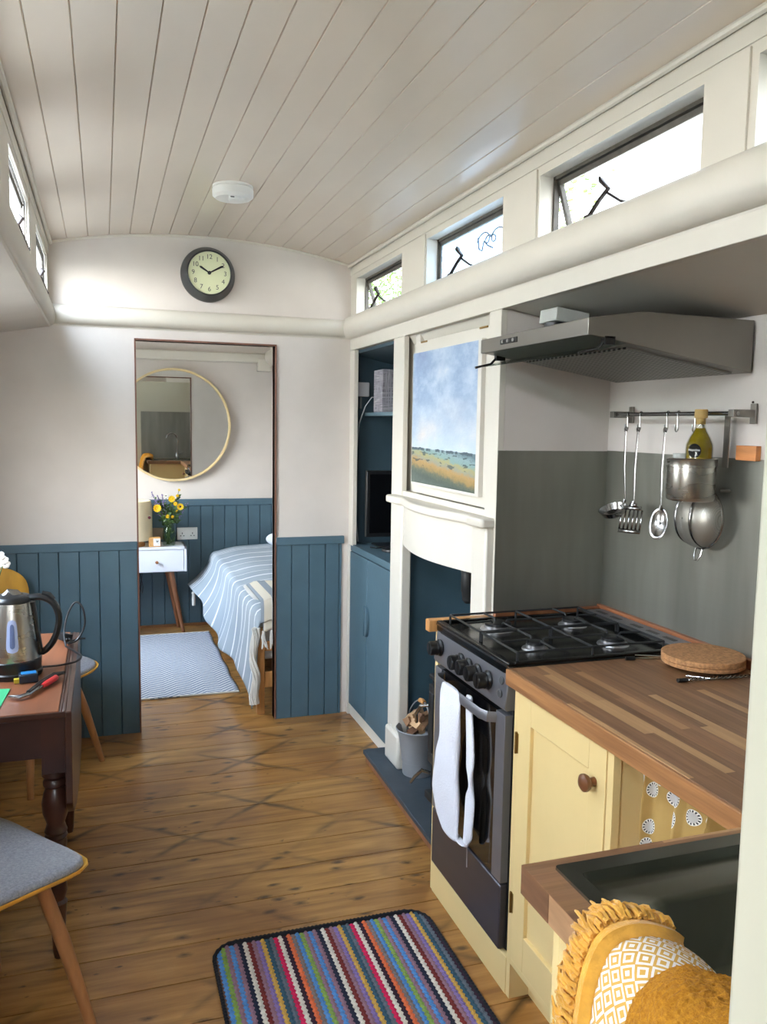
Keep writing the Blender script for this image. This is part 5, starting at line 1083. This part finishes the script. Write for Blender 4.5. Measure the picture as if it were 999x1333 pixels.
# bedside table
t = thing('bedside_table', 'white bedside table with one drawer on splayed wooden legs', 'bedside table', (.30, 6.1, 0)); NZ0, NZ1, NX0, NX1, NY0, NY1 = .462, .640, -.06, .548, 5.965, 6.235
bxs('carcass', [(NX0, NX1, NY0, NY1, NZ1 - .018, NZ1), (NX0, NX1, NY0 + .005, NY1, NZ0, NZ0 + .015), (NX0, NX0 + .016, NY0, NY1, NZ0, NZ1), (NX1 - .018, NX1, NY0, NY1, NZ0, NZ1), (NX0, NX1, NY1 - .01, NY1, NZ0, NZ1)], NWHITE, t, bevel=.002)
d = bx('drawer', (NX0 + .018, NX1 - .021, NY0 + .002, NY0 + .018, NZ0 + .004, NZ1 - .021), NWHITE, t, bevel=.002)
bm = new(); lathe(bm, [(.006, 0), (.005, -.010), (.011, -.016), (.011, -.024), (.001, -.026)], (.342, NY0 + .002, .536), 'y', 20); obj('knob', bm, BENT, d)
for x0, y0, x1, y1 in ((.440, 6.01, .527, 6.045), (.425, 6.19, .508, 6.225), (.06, 6.01, -.03, 6.045), (.06, 6.19, -.03, 6.225)):
    bm = new(); tube(bm, [(x0, y0, NZ0), (x1, y1, 0)], [.021, .012], 14); obj('leg', bm, BENT, t)
bm = new(); tube(bm, [(.225, 6.20, .46), (.24, 6.15, .40), (.255, 6.15, .33), (.25, 6.15, .28), (.235, 6.15, .31), (.25, 6.15, .42), (.23, 6.2, .46)], .003, 6); tag(obj('hanging_cable', bm, BLACKP), 'black cable loop hanging under the bedside table', 'cable')
# lamp, clock
t = thing('bedside_lamp', 'bedside lamp with a cream fabric shade, cut by the door frame', 'lamp', (.18, 6.10, NZ1)); bm = new(); lathe(bm, [(.136, .045), (.140, .048), (.140, .275), (.132, .318), (.128, .32)], (.180, 6.08, NZ1), seg=40, cap=False); obj('lamp_shade', bm, LAMPS, t, solid=.003)
bm = new(); lathe(bm, [(.09, .0005), (.09, .02), (.02, .03), (.02, .10), (.001, .10)], (.180, 6.08, NZ1), seg=30); obj('lamp_base', bm, OAK, t); bm = new(); cyl(bm, (.295, 5.93, .855), (.295, 5.945, .855), .010, seg=12); obj('red_bead', bm, DFLO, t)
t = thing('alarm_clock', 'small square wooden alarm clock on the bedside table', 'clock', (.35, 6.02, NZ1)); bx('clock_case', (.290, .372, 5.985, 6.035, NZ1, NZ1 + .068), plain('orange_pale_wood', '#D9A566', .5), t, bevel=.008, seg=3)
bx('clock_face', (.322, .368, 5.983, 5.986, NZ1 + .008, NZ1 + .060), WHITEP, t, bevel=.001); bm = new(); box(bm, .343, .347, 5.9815, 5.9825, NZ1 + .034, NZ1 + .048); box(bm, .345, .361, 5.9815, 5.9825, NZ1 + .034, NZ1 + .038, M=Matrix.Translation((.345, 0, NZ1 + .036)) @ Matrix.Rotation(-.6, 4, 'Y') @ Matrix.Translation((-.345, 0, -NZ1 - .036))); obj('clock_hands', bm, BLACKP, t)
# flowers
VX, VY = .432, 6.045; t = thing('flower_vase', 'glass jar of yellow and purple garden flowers on the bedside table', 'vase of flowers', (VX, VY, NZ1))
bm = new(); lathe(bm, [(.028, .0005), (.040, .004), (.044, .02), (.044, .10), (.036, .125), (.034, .15), (.037, .155)], (VX, VY, NZ1), seg=32, cap=False); obj('jar', bm, VASEG, t)
rw = random.Random(11); sb = new(); lb = new()
def leaf(bm, p, d, L, wd):
    d = Vector(d).normalized(); s = d.cross(Vector((0, -1, .3))).normalized() * wd; p = Vector(p); up = Vector((0, -.2, .15)) * L
    vs = [bm.verts.new(q) for q in (p, p + d * L * .4 + s + up * .5, p + d * L, p + d * L * .4 - s + up * .5)]; bm.faces.new(vs)
def stem(dx, dy, h):
    p0 = Vector((VX + rw.uniform(-.02, .02), VY + rw.uniform(-.02, .02), NZ1 + .01)); p3 = Vector((VX + dx, VY + dy, NZ1 + h)); p1 = Vector((VX + dx * .15, VY + dy * .15, NZ1 + .15)); tube(sb, [p0, p1, p1.lerp(p3, .5) + Vector((dx * .05, 0, .005)), p3], .0019, 5)
    for k in range(5):
        q = p1.lerp(p3, rw.uniform(.0, .8)); leaf(lb, q, (rw.uniform(-1, 1), rw.uniform(-1, .4), rw.uniform(-.1, .9)), rw.uniform(.03, .055), rw.uniform(.006, .012))
    return p3
FL = [('y', -.080, -.03, .272, .030), ('y', .020, -.02, .335, .026), ('d', .078, -.03, .280, .026), ('y', -.012, -.05, .215, .015), ('y', .022, -.05, .212, .012), ('y', .055, 0, .245, .014), ('w', -.018, .0, .355, .014), ('y', .062, .01, .355, .012), ('y', .045, -.02, .30, .016), ('y', .075, .02, .395, .010)]
for kk, dx, dy, h, r in FL:
    p = stem(dx, dy, h); c = p + Vector((0, -.006, 0))
    bm = new()
    for lay in range(3):
        n = 12 - lay * 2
        for k in range(n):
            a = 2 * PI * k / n + lay; d = Vector((math.cos(a), -.25 - .25 * lay, math.sin(a))); rr_ = r * (1 - lay * .25); s = Vector((-math.sin(a), 0, math.cos(a))) * rr_ * .28; b0 = c + d * rr_ * .2
            bm.faces.new([bm.verts.new(q) for q in (b0, c + d * rr_ * .7 + s, c + d * rr_, c + d * rr_ * .7 - s)])
    lathe(bm, [(r * .3, 0), (r * .25, -.006), (.001, -.009)], c + Vector((0, -.002, 0)), 'y', 10, mi=1)
    obj('bloom', bm, [YFLO if kk != 'w' else WFLO, DFLO if kk in 'dw' else YFLO], t, flatshade=True)
for dx, dy, h in ((-.115, .0, .385), (-.075, .02, .36), (-.045, -.01, .37), (-.058, .03, .33), (-.10, -.01, .31), (-.02, .02, .315), (-.03, -.02, .27), (-.068, .0, .30), (.005, .03, .29), (.135, .0, .31)):
    p = stem(dx, dy, h); q = Vector((VX + dx * .5, VY + dy * .5, NZ1 + h * .62)); bm = new()
    for k in range(46):
        f = rw.random() ** .8; c = q.lerp(p, f) + Vector((rw.gauss(0, .0055), rw.gauss(0, .005), 0)) * (1.2 - f * .7); lathe(bm, [(.0005, -.004), (.0034, 0), (.0005, .004)], c, (rw.gauss(0, 1), rw.gauss(0, 1), 1), 5)
    obj('flower_spike', bm, PFLO, t)
for k in range(70): leaf(lb, (VX + rw.gauss(0, .035), VY + rw.gauss(0, .02), NZ1 + .15 + rw.uniform(0, .10)), (rw.uniform(-1, 1), rw.uniform(-1, .3), rw.uniform(0, 1)), rw.uniform(.025, .05), rw.uniform(.006, .012))
for k in range(26): leaf(lb, (VX + rw.gauss(0, .015), VY + rw.gauss(0, .012), NZ1 + .01 + rw.uniform(0, .09)), (rw.uniform(-.5, .5), rw.uniform(-.5, .5), 1), rw.uniform(.03, .05), .005)
obj('stems', sb, LEAF, t); obj('leaves', lb, LEAF, t, flatshade=True)
# bed
t = thing('bed', 'single bed with an oak frame seen through the doorway', 'bed', (1.15, 5.2, 0)); BX0, BX1, BY0, BY1 = .738, 1.58, 4.20, 6.23
for x, y in ((BX0, BY0), (BX1 - .04, BY0), (BX0, BY1 - .04), (BX1 - .04, BY1 - .04)): bx('leg', (x, x + .04, y, y + .04, 0, .46 if y < 5 else .52), OAK, t, bevel=.003)
bxs('frame', [(BX0 + .008, BX0 + .030, BY0 + .04, BY1 - .04, .20, .30), (BX1 - .03, BX1 - .008, BY0 + .04, BY1 - .04, .20, .30), (BX0 + .04, BX1 - .04, BY0 + .008, BY0 + .03, .335, .385), (BX0 + .04, BX1 - .04, BY0 + .008, BY0 + .03, .14, .225), (BX0 + .04, BX1 - .04, BY1 - .03, BY1 - .01, .2, .5)], OAK, t, bevel=.003)
bx('mattress', (BX0 + .012, BX1 - .01, BY0 + .035, BY1 - .045, .275, .555), plain('mattress_white', '#CFCDC8', .9), t, bevel=.04, seg=4)
t = thing('bed_blanket', 'blue-grey blanket with white stripes spread over the bed', 'blanket', (1.1, 5.2, .6))
def blk(u, v):
    # u: 0 at right side, 1 at hanging hem ; v: 0 head, 1 foot
    y = 6.16 - v * 1.985; hem = .33 - .25 * v + .03 * math.sin(v * 9); zt = .600 + .012 * math.sin(v * 5 + 1) + .008 * math.sin(u * 9)
    flare = .135 * (1 - v) ** 1.3 + .03 + .012 * math.sin(v * 23) ; W1 = .62
    if u < W1:
        f = u / W1; x = 1.57 + (.79 - 1.57) * f; z = zt - .035 * max(0, (f - .75) / .25) ** 2
    else:
        f = (u - W1) / (1 - W1); a = min(1, f / .18) * PI / 2; x = .79 - .055 * math.sin(a) - flare * f * f - .0; z = (zt - .035) - .05 * (1 - math.cos(a)) - max(0, f - .12) * (zt - .085 - hem) / .88
        x -= .008 * math.sin(v * 30 + f * 3) * f
    if v > .955: z -= ((v - .955) / .045) ** 2 * .05
    return (x, y, z)
bm = new(); sheet(bm, blk, 70, 110, uv=lambda a, b: (a, b * 1.9)); obj('cloth', bm, BLANK, t, solid=.008)
bm = new(); lathe(bm, [(.012, .0), (.016, -.01), (.012, -.02), (.014, -.05), (.012, -.10)], (.600, 6.03, .30), seg=10); obj('far_tassel', bm, CREAMC, t)
bm = new(); rk = random.Random(2)
for i in range(34):
    a = rk.uniform(0, 2 * PI); r = rk.uniform(.004, .020); ph = rk.uniform(0, 6); tube(bm, [(.722 + r * math.cos(a + f * 4) * (1 if f < .9 else 1.2) + .008 * math.sin(f * 11 + ph * .2), 4.175 + r * math.sin(a + f * 4), .47 - .40 * f) for f in [k / 10 for k in range(11)]], .0045, 5)
obj('corner_tassel', bm, CREAMC, t)
t = thing('folded_throw', 'folded cream and grey striped throw with tassels at the foot of the bed', 'throw', (1.15, 4.3, .62))
def thr(k, z0):
    def f(u, v):
        x = .752 + u * .80; q = v * 1.0
        if q < .62: y = 4.62 - q / .62 * .43; z = z0 + .004 * math.sin(u * 14)
        else:
            a = (q - .62) / .38; y = 4.19 - .025 * math.sin(min(1, a * 3) * PI / 2); z = z0 - .010 * (1 - math.cos(min(1, a * 3) * PI / 2)) - max(0, a - .1) * .115
        if u < .03: z -= .01
        return (x - .02 * (1 - v) * 0, y, z)
    return f
bm = new(); sheet(bm, thr(0, .622), 40, 30); sheet(bm, lambda u, v: tuple(Vector(thr(0, .612)(u, v * .99)) + Vector((.012, .006, -.040 * max(0, v - .65) / .35))), 40, 30); obj('cloth', bm, THROW, t, solid=.010)
bm = new()
for i in range(16):
    x = .765 + i * .045; 
    for k in range(7): tube(bm, [(x + rk.uniform(-.005, .005), 4.168, .455), (x + rk.uniform(-.012, .012), 4.162, .42), (x + rk.uniform(-.016, .016) + .006, 4.160, .365 + rk.uniform(-.01, .01))], [.004, .0038, .003], 5)
obj('tassels', bm, CREAMC, t)
t = thing('pillow', 'white striped pillow at the head of the bed', 'pillow', (1.35, 6.1, .62)); bm = new()
def pil(u, v):
    a = 2 * PI * u; b = -PI / 2 + PI * v; k = lambda q, p: math.copysign(abs(q) ** p, q); return (1.37 + .23 * k(math.cos(b), .5) * k(math.cos(a), .5), 6.08 + .10 * k(math.cos(b), .5) * k(math.sin(a), .5), .655 + .055 * math.sin(b))
sheet(bm, pil, 32, 16); bmesh.ops.remove_doubles(bm, verts=bm.verts, dist=1e-5); obj('pillowcase', bm, plain('pillow_white', '#D9DEE8', .9), t)
t = thing('woven_rug', 'white rug with a fine blue zigzag weave on the bedroom floor', 'rug', (.3, 5.3, 0)); bm = new()
def wr(u, v): x = -.15 + .855 * u; y = 4.594 + 1.415 * v; return (x + .004 * math.sin(v * 22) * (1 if u > .9 else 0), y + .006 * math.sin(u * 9) * (1 - v), .004 + .003 * (math.sin(u * 15) * .5 + .5) * (1 - v) ** 8)
sheet(bm, wr, 40, 60); obj('weave', bm, BRUG, t, solid=.006)
bx('white_hem', (-.15, .705, 4.590, 4.602, .002, .0095), CREAMC, t); bx('white_hem', (-.15, .705, 6.000, 6.012, .002, .0095), CREAMC, t)
